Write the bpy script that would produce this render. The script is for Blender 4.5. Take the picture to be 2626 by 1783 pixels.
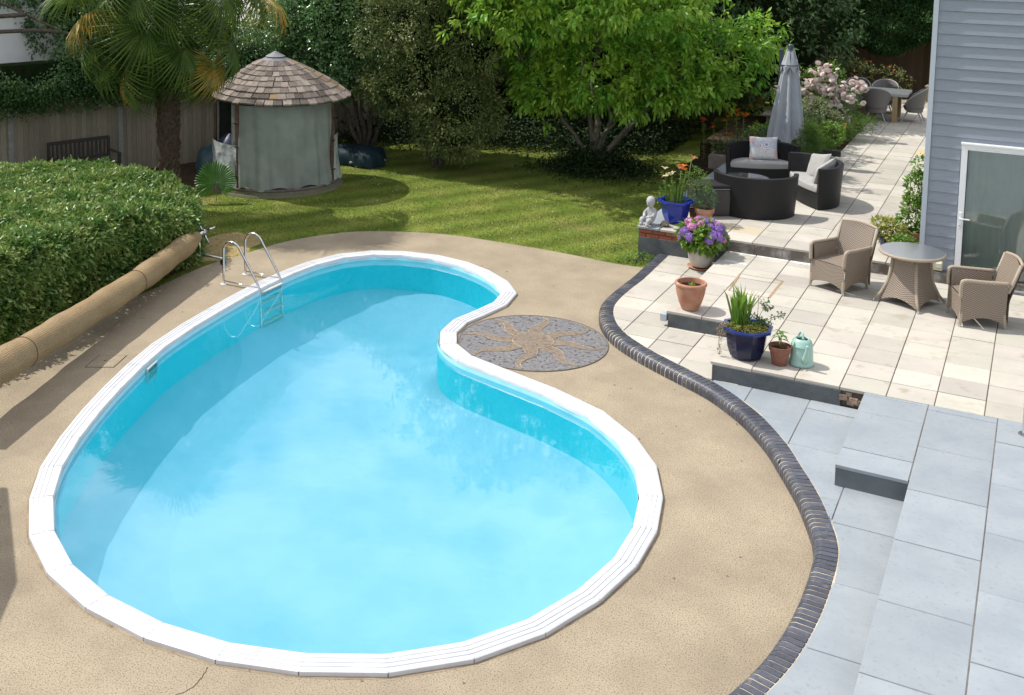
import bpy, math, random
import numpy as np
from mathutils import Vector, Matrix
from mathutils import geometry as mgeo
random.seed(7); RNG = np.random.default_rng(7)
PI = math.pi; sin = math.sin; cos = math.cos; rad = math.radians
SC = bpy.context.scene
for o in list(bpy.data.objects): bpy.data.objects.remove(o)
COL = SC.collection
# ------------------------------------------------------------ camera
CF, CX, CY = 2868.63, 1103.592, 123.337
CP = np.array([3.33182, -16.04261, 5.65798])
YAW, PIT, ROL = -0.505785, 0.11459, 0.009843
def _axes():
    f = np.array([sin(YAW)*cos(PIT), cos(YAW)*cos(PIT), -sin(PIT)])
    r = np.array([cos(YAW), -sin(YAW), 0.]); u = np.cross(r, f)
    return cos(ROL)*r+sin(ROL)*u, -sin(ROL)*r+cos(ROL)*u, f
AR, AU, AF = _axes()
cd = bpy.data.cameras.new('camera'); cam = bpy.data.objects.new('camera', cd); COL.objects.link(cam)
cam.matrix_world = Matrix(((AR[0], AU[0], -AF[0], CP[0]), (AR[1], AU[1], -AF[1], CP[1]), (AR[2], AU[2], -AF[2], CP[2]), (0, 0, 0, 1)))
cd.sensor_fit = 'HORIZONTAL'; cd.sensor_width = 36; cd.lens = CF*36/2626
cd.shift_x = (1313-CX)/2626; cd.shift_y = (CY-891.5)/2626
cd.clip_start = .1; cd.clip_end = 400
SC.camera = cam
# ------------------------------------------------------------ sky, sun, exposure
SUN_EL, SUN_AZ = rad(54), rad(184)          # azimuth of the sun, counterclockwise from +x
sd = Vector((cos(SUN_EL)*cos(SUN_AZ), cos(SUN_EL)*sin(SUN_AZ), sin(SUN_EL)))
W = bpy.data.worlds.new('World'); SC.world = W; W.use_nodes = True
nt = W.node_tree; nt.nodes.clear()
def N(t, typ, **k):
    n = t.nodes.new(typ)
    for a, b in k.items(): setattr(n, a, b)
    return n
out = N(nt, 'ShaderNodeOutputWorld'); bg = N(nt, 'ShaderNodeBackground')
sky = N(nt, 'ShaderNodeTexSky'); sky.sky_type = 'NISHITA'; sky.sun_disc = False
sky.sun_elevation = SUN_EL; sky.sun_rotation = math.atan2(sd.x, sd.y); sky.air_density = 1.0; sky.dust_density = 1.2
tc = N(nt, 'ShaderNodeTexCoord'); nz = N(nt, 'ShaderNodeTexNoise'); nz.inputs['Scale'].default_value = 2.3
nz.inputs['Detail'].default_value = 9; nz.inputs['Roughness'].default_value = .6
mp = N(nt, 'ShaderNodeMapping'); mp.inputs['Scale'].default_value = (1, 1, 2.2); mp.inputs['Location'].default_value = (3.1, 1.2, 0)
rp = N(nt, 'ShaderNodeValToRGB'); rp.color_ramp.elements[0].position = .43; rp.color_ramp.elements[1].position = .56
mx = N(nt, 'ShaderNodeMix', data_type='RGBA'); mx.inputs[7].default_value = (27, 27.5, 29.5, 1)
L = nt.links.new
L(tc.outputs['Generated'], mp.inputs[0]); L(mp.outputs[0], nz.inputs['Vector']); L(nz.outputs['Fac'], rp.inputs[0])
L(rp.outputs[0], mx.inputs[0]); L(sky.outputs[0], mx.inputs[6]); L(mx.outputs[2], bg.inputs[0]); L(bg.outputs[0], out.inputs[0])
bg.inputs[1].default_value = .062
sl = bpy.data.lights.new('sun', 'SUN'); sl.energy = 4.6; sl.angle = rad(.6); sl.color = (1, .955, .89)
so = bpy.data.objects.new('sun', sl); COL.objects.link(so); so.rotation_euler = sd.to_track_quat('Z', 'Y').to_euler(); so.location = (0, 0, 30)
SC.render.engine = 'CYCLES'
SC.view_settings.view_transform = 'Standard'; SC.view_settings.look = 'None'; SC.view_settings.gamma = 1
SC.view_settings.use_curve_mapping = False; SC.view_settings.exposure = .07
SC.cycles.max_bounces = 8; SC.cycles.transparent_max_bounces = 24; SC.cycles.diffuse_bounces = 3
# ------------------------------------------------------------ placing helpers (D = photograph at 2324 px wide)
def at(x, y, z):
    s = 2626/2324; d = AR*((x*s-CX)/CF)-AU*((y*s-CY)/CF)+AF
    q = CP+d*((z-CP[2])/d[2]); return float(q[0]), float(q[1])
# ------------------------------------------------------------ materials
def mat(name, c, c2=None, n=6., rough=.7, bump=0, bn=None, objr=0, isl=0, metal=0, trl=0, spec=.5, hue=0, coat=0, det=5, stretch=None, speck=None, ramp=(.35, .65), sheen=0, dist=.01):
    m = bpy.data.materials.new(name); m.use_nodes = True; t = m.node_tree; p = t.nodes['Principled BSDF']; l = t.links.new
    geo = N(t, 'ShaderNodeNewGeometry'); vec = geo.outputs['Position']
    if stretch:
        tco = N(t, 'ShaderNodeTexCoord'); mpn = N(t, 'ShaderNodeMapping'); mpn.inputs['Scale'].default_value = stretch
        l(tco.outputs['Object'], mpn.inputs[0]); vec = mpn.outputs[0]
        if objr or isl:
            oi = N(t, 'ShaderNodeObjectInfo'); ad = N(t, 'ShaderNodeVectorMath', operation='ADD'); ml = N(t, 'ShaderNodeMath', operation='MULTIPLY'); ml.inputs[1].default_value = 57
            l(oi.outputs['Random'], ml.inputs[0]); l(vec, ad.inputs[0]); l(ml.outputs[0], ad.inputs[1]); vec = ad.outputs[0]
    col = None
    if c2 is not None:
        a = N(t, 'ShaderNodeTexNoise'); a.inputs['Scale'].default_value = n; a.inputs['Detail'].default_value = det; a.inputs['Roughness'].default_value = .62; l(vec, a.inputs['Vector'])
        r = N(t, 'ShaderNodeMapRange'); r.inputs[1].default_value = ramp[0]; r.inputs[2].default_value = ramp[1]; l(a.outputs['Fac'], r.inputs[0])
        x = N(t, 'ShaderNodeMix', data_type='RGBA'); x.inputs[6].default_value = (*c, 1); x.inputs[7].default_value = (*c2, 1); l(r.outputs[0], x.inputs[0]); col = x.outputs[2]
    if speck:   # (scale, colour, threshold, sharp)
        a = N(t, 'ShaderNodeTexNoise'); a.inputs['Scale'].default_value = speck[0]; a.inputs['Detail'].default_value = 2; l(vec, a.inputs['Vector'])
        r = N(t, 'ShaderNodeMapRange'); r.inputs[1].default_value = speck[2]; r.inputs[2].default_value = speck[2]+speck[3]; l(a.outputs['Fac'], r.inputs[0])
        x = N(t, 'ShaderNodeMix', data_type='RGBA'); x.inputs[7].default_value = (*speck[1], 1); l(r.outputs[0], x.inputs[0])
        if col: l(col, x.inputs[6])
        else: x.inputs[6].default_value = (*c, 1)
        col = x.outputs[2]
    if objr or isl or hue:
        h = N(t, 'ShaderNodeHueSaturation')
        if col: l(col, h.inputs['Color'])
        else: h.inputs['Color'].default_value = (*c, 1)
        src = N(t, 'ShaderNodeObjectInfo').outputs['Random'] if objr else geo.outputs['Random Per Island']
        am = objr or isl or .1
        r = N(t, 'ShaderNodeMapRange'); r.inputs[3].default_value = 1-am; r.inputs[4].default_value = 1+am; l(src, r.inputs[0]); l(r.outputs[0], h.inputs['Value'])
        if hue:
            w = N(t, 'ShaderNodeTexWhiteNoise', noise_dimensions='1D'); l(src, w.inputs['W'])
            r = N(t, 'ShaderNodeMapRange'); r.inputs[3].default_value = .5-hue; r.inputs[4].default_value = .5+hue; l(w.outputs[0], r.inputs[0]); l(r.outputs[0], h.inputs['Hue'])
        col = h.outputs[0]
    if col: l(col, p.inputs['Base Color'])
    else: p.inputs['Base Color'].default_value = (*c, 1)
    p.inputs['Roughness'].default_value = rough; p.inputs['Metallic'].default_value = metal; p.inputs['Specular IOR Level'].default_value = spec
    p.inputs['Coat Weight'].default_value = coat; p.inputs['Sheen Weight'].default_value = sheen
    if bump:
        a = N(t, 'ShaderNodeTexNoise'); a.inputs['Scale'].default_value = bn or n*8; a.inputs['Detail'].default_value = 4; l(vec, a.inputs['Vector'])
        b = N(t, 'ShaderNodeBump'); b.inputs['Strength'].default_value = bump; b.inputs['Distance'].default_value = dist; l(a.outputs['Fac'], b.inputs['Height']); l(b.outputs[0], p.inputs['Normal'])
    if trl:
        o = t.nodes['Material Output']; s = N(t, 'ShaderNodeMixShader'); r = N(t, 'ShaderNodeBsdfTranslucent'); s.inputs[0].default_value = trl
        if col: l(col, r.inputs[0])
        else: r.inputs[0].default_value = (*c, 1)
        l(p.outputs[0], s.inputs[1]); l(r.outputs[0], s.inputs[2]); l(s.outputs[0], o.inputs[0])
    return m
def weave(name, c, c2, scale, rough=.45, bump=.6, spec=.5):
    m = bpy.data.materials.new(name); m.use_nodes = True; t = m.node_tree; p = t.nodes['Principled BSDF']; l = t.links.new
    tco = N(t, 'ShaderNodeTexCoord'); sx = N(t, 'ShaderNodeSeparateXYZ'); l(tco.outputs['UV'], sx.inputs[0])
    def wave(sock, sc, ph=None):
        a = N(t, 'ShaderNodeMath', operation='MULTIPLY'); a.inputs[1].default_value = sc; l(sock, a.inputs[0]); o = a.outputs[0]
        if ph is not None: b = N(t, 'ShaderNodeMath', operation='ADD'); l(o, b.inputs[0]); l(ph, b.inputs[1]); o = b.outputs[0]
        s = N(t, 'ShaderNodeMath', operation='SINE'); l(o, s.inputs[0]); return s.outputs[0]
    row = N(t, 'ShaderNodeMath', operation='MULTIPLY'); row.inputs[1].default_value = scale/PI/1.; l(sx.outputs['Y'], row.inputs[0])
    fl = N(t, 'ShaderNodeMath', operation='FLOOR'); l(row.outputs[0], fl.inputs[0])
    ph = N(t, 'ShaderNodeMath', operation='MULTIPLY'); ph.inputs[1].default_value = PI; l(fl.outputs[0], ph.inputs[0])
    u = wave(sx.outputs['X'], scale*.55, ph.outputs[0]); v = wave(sx.outputs['Y'], scale)
    av = N(t, 'ShaderNodeMath', operation='ABSOLUTE'); l(v, av.inputs[0])
    ml = N(t, 'ShaderNodeMath', operation='MULTIPLY_ADD'); ml.inputs[1].default_value = .5; ml.inputs[2].default_value = .5; l(u, ml.inputs[0])
    mm = N(t, 'ShaderNodeMath', operation='MULTIPLY'); l(ml.outputs[0], mm.inputs[0]); l(av.outputs[0], mm.inputs[1])
    x = N(t, 'ShaderNodeMix', data_type='RGBA'); x.inputs[6].default_value = (*c, 1); x.inputs[7].default_value = (*c2, 1); l(mm.outputs[0], x.inputs[0])
    l(x.outputs[2], p.inputs['Base Color']); p.inputs['Roughness'].default_value = rough; p.inputs['Specular IOR Level'].default_value = spec
    b = N(t, 'ShaderNodeBump'); b.inputs['Strength'].default_value = bump; b.inputs['Distance'].default_value = .004; l(mm.outputs[0], b.inputs['Height']); l(b.outputs[0], p.inputs['Normal'])
    return m
# ------------------------------------------------------------ object helpers
def tag(o, label=None, cat=None, group=None, kind=None):
    if label: o['label'] = label
    if cat: o['category'] = cat
    if group: o['group'] = group
    if kind: o['kind'] = kind
    return o
def thing(name, label, cat, loc=(0, 0, 0), rz=0, group=None):
    o = bpy.data.objects.new(name, None); COL.objects.link(o); o.location = loc; o.rotation_euler = (0, 0, rz); o.empty_display_size = .1
    return tag(o, label, cat, group)
class MB:
    def __init__(s): s.v = []; s.f = []; s.uv = {}
    def add(s, vs, fs, T=None):
        b = len(s.v)
        s.v += [tuple(T @ Vector(v)) for v in vs] if T is not None else [tuple(v) for v in vs]
        s.f += [tuple(i+b for i in f) for f in fs]; return s
    def box(s, c, d, rz=0, rx=0, ry=0, T=None):
        x, y, z = [k/2 for k in d]
        M = Matrix.Translation(c) @ Matrix.Rotation(rz, 4, 'Z') @ Matrix.Rotation(ry, 4, 'Y') @ Matrix.Rotation(rx, 4, 'X')
        if T is not None: M = T @ M
        return s.add([(a*x, b*y, e*z) for e in (-1, 1) for a, b in ((-1, -1), (1, -1), (1, 1), (-1, 1))],
                     [(3, 2, 1, 0), (4, 5, 6, 7), (0, 1, 5, 4), (1, 2, 6, 5), (2, 3, 7, 6), (3, 0, 4, 7)], M)
    def cbox(s, c, d, ch=.005, rz=0, rx=0, ry=0, T=None):
        x, y, z = [k/2 for k in d]; M = Matrix.Translation(c) @ Matrix.Rotation(rz, 4, 'Z') @ Matrix.Rotation(ry, 4, 'Y') @ Matrix.Rotation(rx, 4, 'X')
        if T is not None: M = T @ M
        vs = []; q = ((-1, -1), (1, -1), (1, 1), (-1, 1))
        for zz, i in ((-z, ch), (-z+ch, 0), (z-ch, 0), (z, ch)): vs += [(a*(x-i), b*(y-i), zz) for a, b in q]
        fs = [(3, 2, 1, 0), (12, 13, 14, 15)]
        for k in range(3):
            for i in range(4): fs.append((k*4+i, k*4+(i+1) % 4, k*4+4+(i+1) % 4, k*4+4+i))
        return s.add(vs, fs, M)
    def tube(s, pts, r, n=8, caps=True, T=None, sq=None):
        P = [Vector(p) for p in pts]; k = len(P); R = r if hasattr(r, '__len__') else [r]*k
        vs = []; up = None
        for i, p in enumerate(P):
            d = (P[min(i+1, k-1)]-P[max(i-1, 0)]).normalized()
            if up is None: up = d.orthogonal().normalized()
            up = (up-d*up.dot(d)); up = up.normalized() if up.length > 1e-6 else d.orthogonal().normalized()
            w = d.cross(up)
            for j in range(n):
                a = 2*PI*j/n; vs.append(tuple(p+(up*cos(a)+w*sin(a))*R[i]))
        fs = [(i*n+j, i*n+(j+1) % n, (i+1)*n+(j+1) % n, (i+1)*n+j) for i in range(k-1) for j in range(n)]
        if caps: fs += [tuple(range(n-1, -1, -1)), tuple((k-1)*n+j for j in range(n))]
        return s.add(vs, fs, T)
    def lathe(s, prof, n=32, c=(0, 0, 0), rz=0, T=None, sx=1, sy=1, wob=None, cap0=True, cap1=False):
        vs = []; k = len(prof)
        for i, (r, z) in enumerate(prof):
            for j in range(n):
                a = 2*PI*j/n+rz; rr = r*(wob(a, z) if wob else 1); vs.append((c[0]+rr*cos(a)*sx, c[1]+rr*sin(a)*sy, c[2]+z))
        fs = [(i*n+j, i*n+(j+1) % n, (i+1)*n+(j+1) % n, (i+1)*n+j) for i in range(k-1) for j in range(n)]
        if cap0: fs.append(tuple(range(n-1, -1, -1)))
        if cap1: fs.append(tuple((k-1)*n+j for j in range(n)))
        return s.add(vs, fs, T)
    def prism(s, poly, z0, z1, ch=0):
        n = len(poly); A = sum(poly[i][0]*poly[(i+1) % n][1]-poly[(i+1) % n][0]*poly[i][1] for i in range(n))
        if A < 0: poly = poly[::-1]
        vs = [(x, y, z0) for x, y in poly]
        if ch:
            vs += [(x, y, z1-ch) for x, y in poly]; vs += [(x, y, z1) for x, y in inset(poly, ch)]; k = 2
        else: vs += [(x, y, z1) for x, y in poly]; k = 1
        fs = [tuple(range(n-1, -1, -1)), tuple(k*n+i for i in range(n))]
        for q in range(k): fs += [(q*n+i, q*n+(i+1) % n, (q+1)*n+(i+1) % n, (q+1)*n+i) for i in range(n)]
        return s.add(vs, fs)
    def grid(s, fn, nu, nv, closed=False, T=None):
        vs = [fn(i/nu, j/nv) for j in range(nv+1) for i in range(nu+(0 if closed else 1))]; w = nu+(0 if closed else 1)
        fs = [(j*w+i, j*w+(i+1) % w, (j+1)*w+(i+1) % w, (j+1)*w+i) for j in range(nv) for i in range(nu)]
        b = len(s.v); s.add(vs, fs, T)
        for j in range(nv+1):
            for i in range(w): s.uv[b+j*w+i] = (i/nu, j/nv)
        return s
    def mesh(s, name, m=None, smooth=False):
        me = bpy.data.meshes.new(name); me.from_pydata(s.v, [], s.f); me.update()
        if smooth: me.polygons.foreach_set('use_smooth', [True]*len(me.polygons))
        if m: me.materials.append(m)
        if s.uv:
            ul = me.uv_layers.new(name='UVMap'); sc = s.uvs if hasattr(s, 'uvs') else (1, 1)
            for lp in me.loops:
                q = s.uv.get(lp.vertex_index, (0, 0)); ul.data[lp.index].uv = (q[0]*sc[0], q[1]*sc[1])
        return me
    def build(s, name, m, parent=None, smooth=False, auto=None, **tg):
        o = bpy.data.objects.new(name, s.mesh(name, m, smooth or auto is not None)); COL.objects.link(o)
        if parent: o.parent = parent
        if auto is not None:
            try: o.data.set_sharp_from_angle(angle=rad(auto))
            except Exception: pass
        return tag(o, **tg) if tg else o
def inset(poly, d):
    n = len(poly); r = []
    for i in range(n):
        p = Vector(poly[i]); a = (p-Vector(poly[i-1])); b = (Vector(poly[(i+1) % n])-p)
        if a.length < 1e-6 or b.length < 1e-6: r.append(tuple(p)); continue
        a.normalize(); b.normalize(); na = Vector((-a.y, a.x)); nb = Vector((-b.y, b.x)); m = na+nb
        if m.length < .3: r.append(tuple(p+na*d)); continue
        m.normalize(); r.append(tuple(p+m*(d/max(.4, m.dot(na)))))
    return r
def inst(me, name, parent, loc=(0, 0, 0), rot=(0, 0, 0), scale=None):
    o = bpy.data.objects.new(name, me); COL.objects.link(o); o.parent = parent; o.location = loc; o.rotation_euler = rot
    if scale: o.scale = scale
    return o
def copy_tree(o, parent=None):
    c = o.copy(); COL.objects.link(c)
    if parent: c.parent = parent
    for ch in list(o.children): copy_tree(ch, c)
    return c
def clip(poly, box):      # Sutherland-Hodgman: polygon against an axis aligned box
    x0, y0, x1, y1 = box
    for ax, lim, sg in ((0, x0, 1), (0, x1, -1), (1, y0, 1), (1, y1, -1)):
        o = []
        for i in range(len(poly)):
            a, b = poly[i-1], poly[i]; ia = (a[ax]-lim)*sg >= 0; ib = (b[ax]-lim)*sg >= 0
            if ia != ib:
                t = (lim-a[ax])/(b[ax]-a[ax]); o.append((a[0]+(b[0]-a[0])*t, a[1]+(b[1]-a[1])*t))
            if ib: o.append(b)
        poly = o
        if not poly: return []
    r = [p for i, p in enumerate(poly) if math.hypot(p[0]-poly[i-1][0], p[1]-poly[i-1][1]) > .004]
    return r
def area(p): return abs(sum(p[i][0]*p[(i+1) % len(p)][1]-p[(i+1) % len(p)][0]*p[i][1] for i in range(len(p))))/2
def spline(P, n, closed=False):
    P = [Vector(p) for p in P]; k = len(P); o = []
    for i in range(k if closed else k-1):
        g = lambda j: P[j % k] if closed else P[max(0, min(k-1, j))]
        a, b, c, d = g(i-1), g(i), g(i+1), g(i+2)
        for j in range(n):
            t = j/n; o.append(.5*((2*b)+(c-a)*t+(2*a-5*b+4*c-d)*t*t+(3*b-a-3*c+d)*t**3))
    if not closed: o.append(P[-1])
    return o
def resample(P, step=None, n=None, closed=False):
    P = [Vector(p) for p in P]
    if closed: P = P+[P[0]]
    L = [0]
    for i in range(1, len(P)): L.append(L[-1]+(P[i]-P[i-1]).length)
    n = n or max(1, round(L[-1]/step)); o = []; j = 0
    for i in range(n+(0 if closed else 1)):
        t = L[-1]*i/n
        while j < len(L)-2 and L[j+1] < t: j += 1
        f = (t-L[j])/max(1e-9, L[j+1]-L[j]); o.append(P[j].lerp(P[j+1], min(1, f)))
    return o
def flat(name, poly, holes, z, m, **tg):   # one sheet with holes
    loops = [[Vector((x, y, 0)) for x, y in poly]]+[[Vector((x, y, 0)) for x, y in h] for h in holes]
    tri = mgeo.tessellate_polygon(loops); pts = [(v.x, v.y, z) for lp in loops for v in lp]; b = MB()
    fs = []
    for t in tri:
        a, c, d = [Vector(pts[i]) for i in t]
        fs.append(tuple(t) if (c-a).cross(d-a).z > 0 else tuple(t)[::-1])
    b.add(pts, fs); return b.build(name, m, **tg)
# ------------------------------------------------------------ foliage
def leaves(name, P, D, Ln, Wd, m, parent=None, oval=False, fold=.25, up=.5, bend=.15, **tg):
    P = np.asarray(P, float); n = len(P); D = np.asarray(D, float); D = D/np.linalg.norm(D, axis=1, keepdims=True)
    ln = Ln*RNG.uniform(.65, 1.2, n)[:, None]; w = Wd*RNG.uniform(.75, 1.15, n)[:, None]
    R = RNG.normal(size=(n, 3)); R[:, 2] += up*3; S = np.cross(D, R); S /= np.linalg.norm(S, axis=1, keepdims=True)+1e-9; U = np.cross(S, D)
    U *= np.where(U[:, 2:3] < 0, -1, 1)
    tip = P+D*ln-U*ln*bend
    if oval:
        c = [P, P+D*ln*.3+S*w*.5+U*w*fold*.5, P+D*ln*.3-S*w*.5+U*w*fold*.5, P+D*ln*.72+S*w*.36-U*ln*bend*.4, P+D*ln*.72-S*w*.36-U*ln*bend*.4, tip, P+D*ln*.35-U*w*.1]
        F = [(0, 1, 6), (0, 6, 2), (1, 3, 6), (2, 6, 4), (3, 5, 6), (4, 6, 5)]
    else:
        c = [P, P+D*ln*.45+S*w*.5+U*w*fold, tip, P+D*ln*.45-S*w*.5+U*w*fold]; F = [(0, 2, 1), (0, 3, 2)]
    k = len(c); V = np.stack(c, 1).reshape(-1, 3)
    F = (np.arange(n)[:, None, None]*k+np.array(F)[None]).reshape(-1, 3)
    return rawmesh(name, V, F, m, parent, **tg)
def rawmesh(name, V, F, m, parent=None, **tg):
    me = bpy.data.meshes.new(name); me.vertices.add(len(V)); me.vertices.foreach_set('co', V.astype(np.float32).ravel())
    me.loops.add(F.size); me.loops.foreach_set('vertex_index', F.astype(np.int32).ravel())
    me.polygons.add(len(F)); me.polygons.foreach_set('loop_start', np.arange(0, F.size, F.shape[1], dtype=np.int32)); me.polygons.foreach_set('loop_total', np.full(len(F), F.shape[1], dtype=np.int32))
    me.update(); me.validate(); me.materials.append(m)
    o = bpy.data.objects.new(name, me); COL.objects.link(o)
    if parent: o.parent = parent
    return tag(o, **tg) if tg else o
def crown(blobs, ncl, per, spread, shell=(.72, 1.0), droop=-.1, cull=.8, lump=.18, side=None):
    """clusters of leaves on the outer shell of overlapping ellipsoids; blobs = [(x,y,z,rx,ry,rz)]"""
    B = np.array(blobs, float); w = (B[:, 3]*B[:, 4]+B[:, 4]*B[:, 5]+B[:, 3]*B[:, 5]); w /= w.sum()
    idx = RNG.choice(len(B), ncl, p=w); d = RNG.normal(size=(ncl, 3)); d /= np.linalg.norm(d, axis=1, keepdims=True)
    b = B[idx]; lum = 1+lump*np.sin(d[:, 0]*7+idx)*np.sin(d[:, 1]*6+idx*2)*1.0+lump*.6*RNG.normal(size=ncl)*.5
    r = (shell[0]+(shell[1]-shell[0])*np.sqrt(RNG.random(ncl)))*lum
    C = b[:, :3]+d*b[:, 3:]*r[:, None]
    keep = np.ones(ncl, bool)
    for i in range(len(B)):
        q = np.linalg.norm((C-B[i, :3])/B[i, 3:], axis=1); keep &= (q > cull) | (idx == i)
    if side is not None: keep &= side(C)
    C = C[keep]; d = d[keep]; n = len(C)
    o = d[:, None, :]+RNG.normal(size=(n, per, 3))*.75; o[:, :, 2] += droop; o /= np.linalg.norm(o, axis=2, keepdims=True)
    P = C[:, None, :]+o*spread*RNG.random((n, per, 1))
    dirs = o+RNG.normal(size=o.shape)*.25; dirs[:, :, 2] += droop
    return P.reshape(-1, 3), dirs.reshape(-1, 3), C
def limbs(mb, base, tips, r0, r1=.012, sway=.12, n=6):
    for t in tips:
        a = Vector(base); b = Vector(t); pts = []
        for i in range(n+1):
            k = i/n; p = a.lerp(b, k); p.z = a.z+(b.z-a.z)*(k**.85)
            if 0 < i < n: p += Vector((random.uniform(-1, 1), random.uniform(-1, 1), 0))*sway*(1-abs(k-.5))
            pts.append(p)
        mb.tube(pts, [r0+(r1-r0)*(i/n)**.8 for i in range(n+1)], 7)
    return mb
# ============================================================ ground
Z1, Z2, Z3 = .13, .354, .554      # lower patio and kerb, main patio, upper patio; the pool deck is 0
M_lawn = mat('lawn_turf', (.10, .155, .022), (.195, .215, .05), n=1.3, rough=.95, bump=.6, bn=90, det=9, spec=.1, speck=(.55, (.22, .19, .075), .64, .12), dist=.02)
def stripes(m):
    t = m.node_tree; p = t.nodes['Principled BSDF']; l = t.links.new; src = p.inputs['Base Color'].links[0].from_socket; g = N(t, 'ShaderNodeNewGeometry'); mp2 = N(t, 'ShaderNodeMapping'); mp2.inputs['Rotation'].default_value = (0, 0, .55)
    wv = N(t, 'ShaderNodeTexWave'); wv.inputs['Scale'].default_value = .42; wv.inputs['Distortion'].default_value = .8; wv.inputs['Detail'].default_value = 1; l(g.outputs['Position'], mp2.inputs[0]); l(mp2.outputs[0], wv.inputs['Vector'])
    r = N(t, 'ShaderNodeMapRange'); r.inputs[3].default_value = .80; r.inputs[4].default_value = 1.14; l(wv.outputs['Fac'], r.inputs[0]); h = N(t, 'ShaderNodeHueSaturation'); l(src, h.inputs['Color']); l(r.outputs[0], h.inputs['Value']); l(h.outputs[0], p.inputs['Base Color'])
    for nd in t.nodes:
        if nd.type == 'BSDF_TRANSLUCENT': l(h.outputs[0], nd.inputs[0])
stripes(M_lawn)
M_blade = mat('grass_blade', (.11, .17, .024), (.22, .25, .055), n=1.1, rough=.8, isl=.3, trl=.3, spec=.15); stripes(M_blade)
M_deck = mat('resin_aggregate', (.40, .335, .235), (.295, .245, .175), n=1.1, rough=.92, bump=.9, bn=90, det=12, spec=.2, speck=(75, (.17, .135, .095), .50, .2), dist=.012)
M_soil = mat('soil', (.035, .024, .015), (.07, .05, .03), n=9, rough=1, bump=1, bn=40, spec=.1)
M_cream = mat('cream_slab', (.485, .455, .395), (.40, .375, .325), n=1.7, rough=.85, bump=.5, bn=22, objr=.12, hue=.014, det=12, ramp=(.3, .72), speck=(4.5, (.36, .32, .25), .60, .16), spec=.25, dist=.004)
M_creamD = mat('stained_slab', (.50, .36, .17), (.58, .46, .27), n=4, rough=.85, bump=.25, bn=40, objr=.06, spec=.25)
M_jointS = mat('slate_joint', (.20, .175, .155), (.13, .115, .105), n=7, rough=1)
M_joint = mat('mortar_joint', (.17, .14, .105), (.09, .072, .055), n=7, rough=1, bump=.5, bn=120, spec=.1)
M_jointW = mat('kerb_mortar', (.62, .54, .41), (.42, .35, .26), n=12, rough=1, bump=.4, bn=90, spec=.1)
M_slate = mat('grey_slate_slab', (.245, .275, .30), (.295, .325, .345), n=2.0, rough=.6, bump=.5, bn=22, objr=.06, spec=.35, speck=(26, (.22, .25, .285), .58, .2), dist=.004)
M_block = mat('dark_render', (.085, .095, .10), (.12, .13, .135), n=6, rough=.9, bump=.6, bn=60, spec=.2)
M_block2 = mat('stained_concrete_block', (.13, .115, .10), (.36, .35, .33), n=4, rough=.95, bump=.7, bn=40, spec=.15, ramp=(.45, .7))
M_redbrick = mat('red_brick', (.30, .085, .045), (.20, .10, .07), n=14, rough=.9, bump=.6, bn=60, objr=.2, spec=.15)
M_blue = mat('engineering_brick', (.050, .056, .075), (.075, .08, .10), n=22, rough=.38, bump=.25, bn=70, objr=.25, spec=.5, speck=(9, (.12, .11, .11), .66, .05))
M_white = mat('white_coping', (.63, .64, .65), (.55, .56, .58), n=5, rough=.35, spec=.5)
M_upvc = mat('white_upvc', (.80, .82, .84), rough=.25)
M_lawnedge = [(-8.386, -3.351), (-8.446, -2.332), (-8.33, -1.62), (-8.15, -.52), (-7.69, .37), (-7.16, .86), (-6.05, 1.33), (-4.92, 1.41), (-3.66, 1.376), (-2.67, 1.27), (-2.12, 1.33)]
deck = [(v.x, v.y) for v in spline([(-7.7, -15), (-7.95, -9), (-8.2, -6)]+M_lawnedge, 5)]+[(-2.1, 1.9), (9, 1.9), (9, -15)]
POOL = [[-5.415, -8.415], [-5.01, -8.912], [-4.492, -9.373], [-3.892, -9.701], [-3.25, -9.886], [-2.566, -9.941], [-1.906, -9.87], [-1.277, -9.666], [-.689, -9.343], [-.2, -8.881], [.15, -8.319], [.37, -7.69], [.475, -7.053], [.455, -6.421], [.315, -5.794], [.06, -5.2], [-.335, -4.69], [-.87, -4.25], [-1.6, -3.94], [-2.369, -3.72], [-2.93, -3.55], [-3.30, -3.27], [-3.49, -2.91], [-3.54, -2.5], [-3.45, -2.05], [-3.37, -1.55], [-3.46, -1.0], [-3.80, -.58], [-4.27, -.25], [-4.8, -.02], [-5.4, .07], [-6.0, -.03], [-6.5, -.29], [-6.88, -.75], [-7.07, -1.35], [-7.13, -1.93], [-7.14, -2.6], [-7.09, -3.25], [-7.01, -3.95], [-6.92, -4.6], [-6.77, -5.35], [-6.56, -6.0], [-6.31, -6.65], [-6.05, -7.25], [-5.75, -7.85]]
fine = resample(spline(POOL, 8, True), n=360, closed=True)
def off(P, d):   # offset closed ccw polygon inward by d
    n = len(P); r = []
    for i in range(n):
        t = (P[(i+2) % n]-P[i-2]).normalized(); r.append(P[i]+Vector((-t.y, t.x))*d)
    return r
inner_f = off(fine, .215)
seg = [Vector(p) for p in POOL]
G = [(-150, -150), (150, -150), (150, 150), (-150, 150)]
flat('lawn', G, [inset(deck[::-1], .12)[::-1] if False else [(-7.5, -14.8), (8.8, -14.8), (8.8, 1.7), (-1.98, 1.7), (-2.0, 1.15), (-6, 1.1), (-7.4, .4), (-8, -1)]], -.014, M_lawn, kind='structure')
flat('pool_deck', deck, [[(p.x, p.y) for p in off(fine, .03)]], 0, M_deck, kind='structure')
rr_ = random.Random(2); flat('dry_grass_patch', [(-8.95+(.62+.2*rr_.random())*cos(a*PI/10)*.8, -1.35+(.62+.25*rr_.random())*sin(a*PI/10)*1.3) for a in range(20)], [], -.009, mat('dry_turf', (.36, .25, .12), (.26, .21, .08), n=5, rough=1, bump=.6, bn=60), kind='structure')
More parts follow.
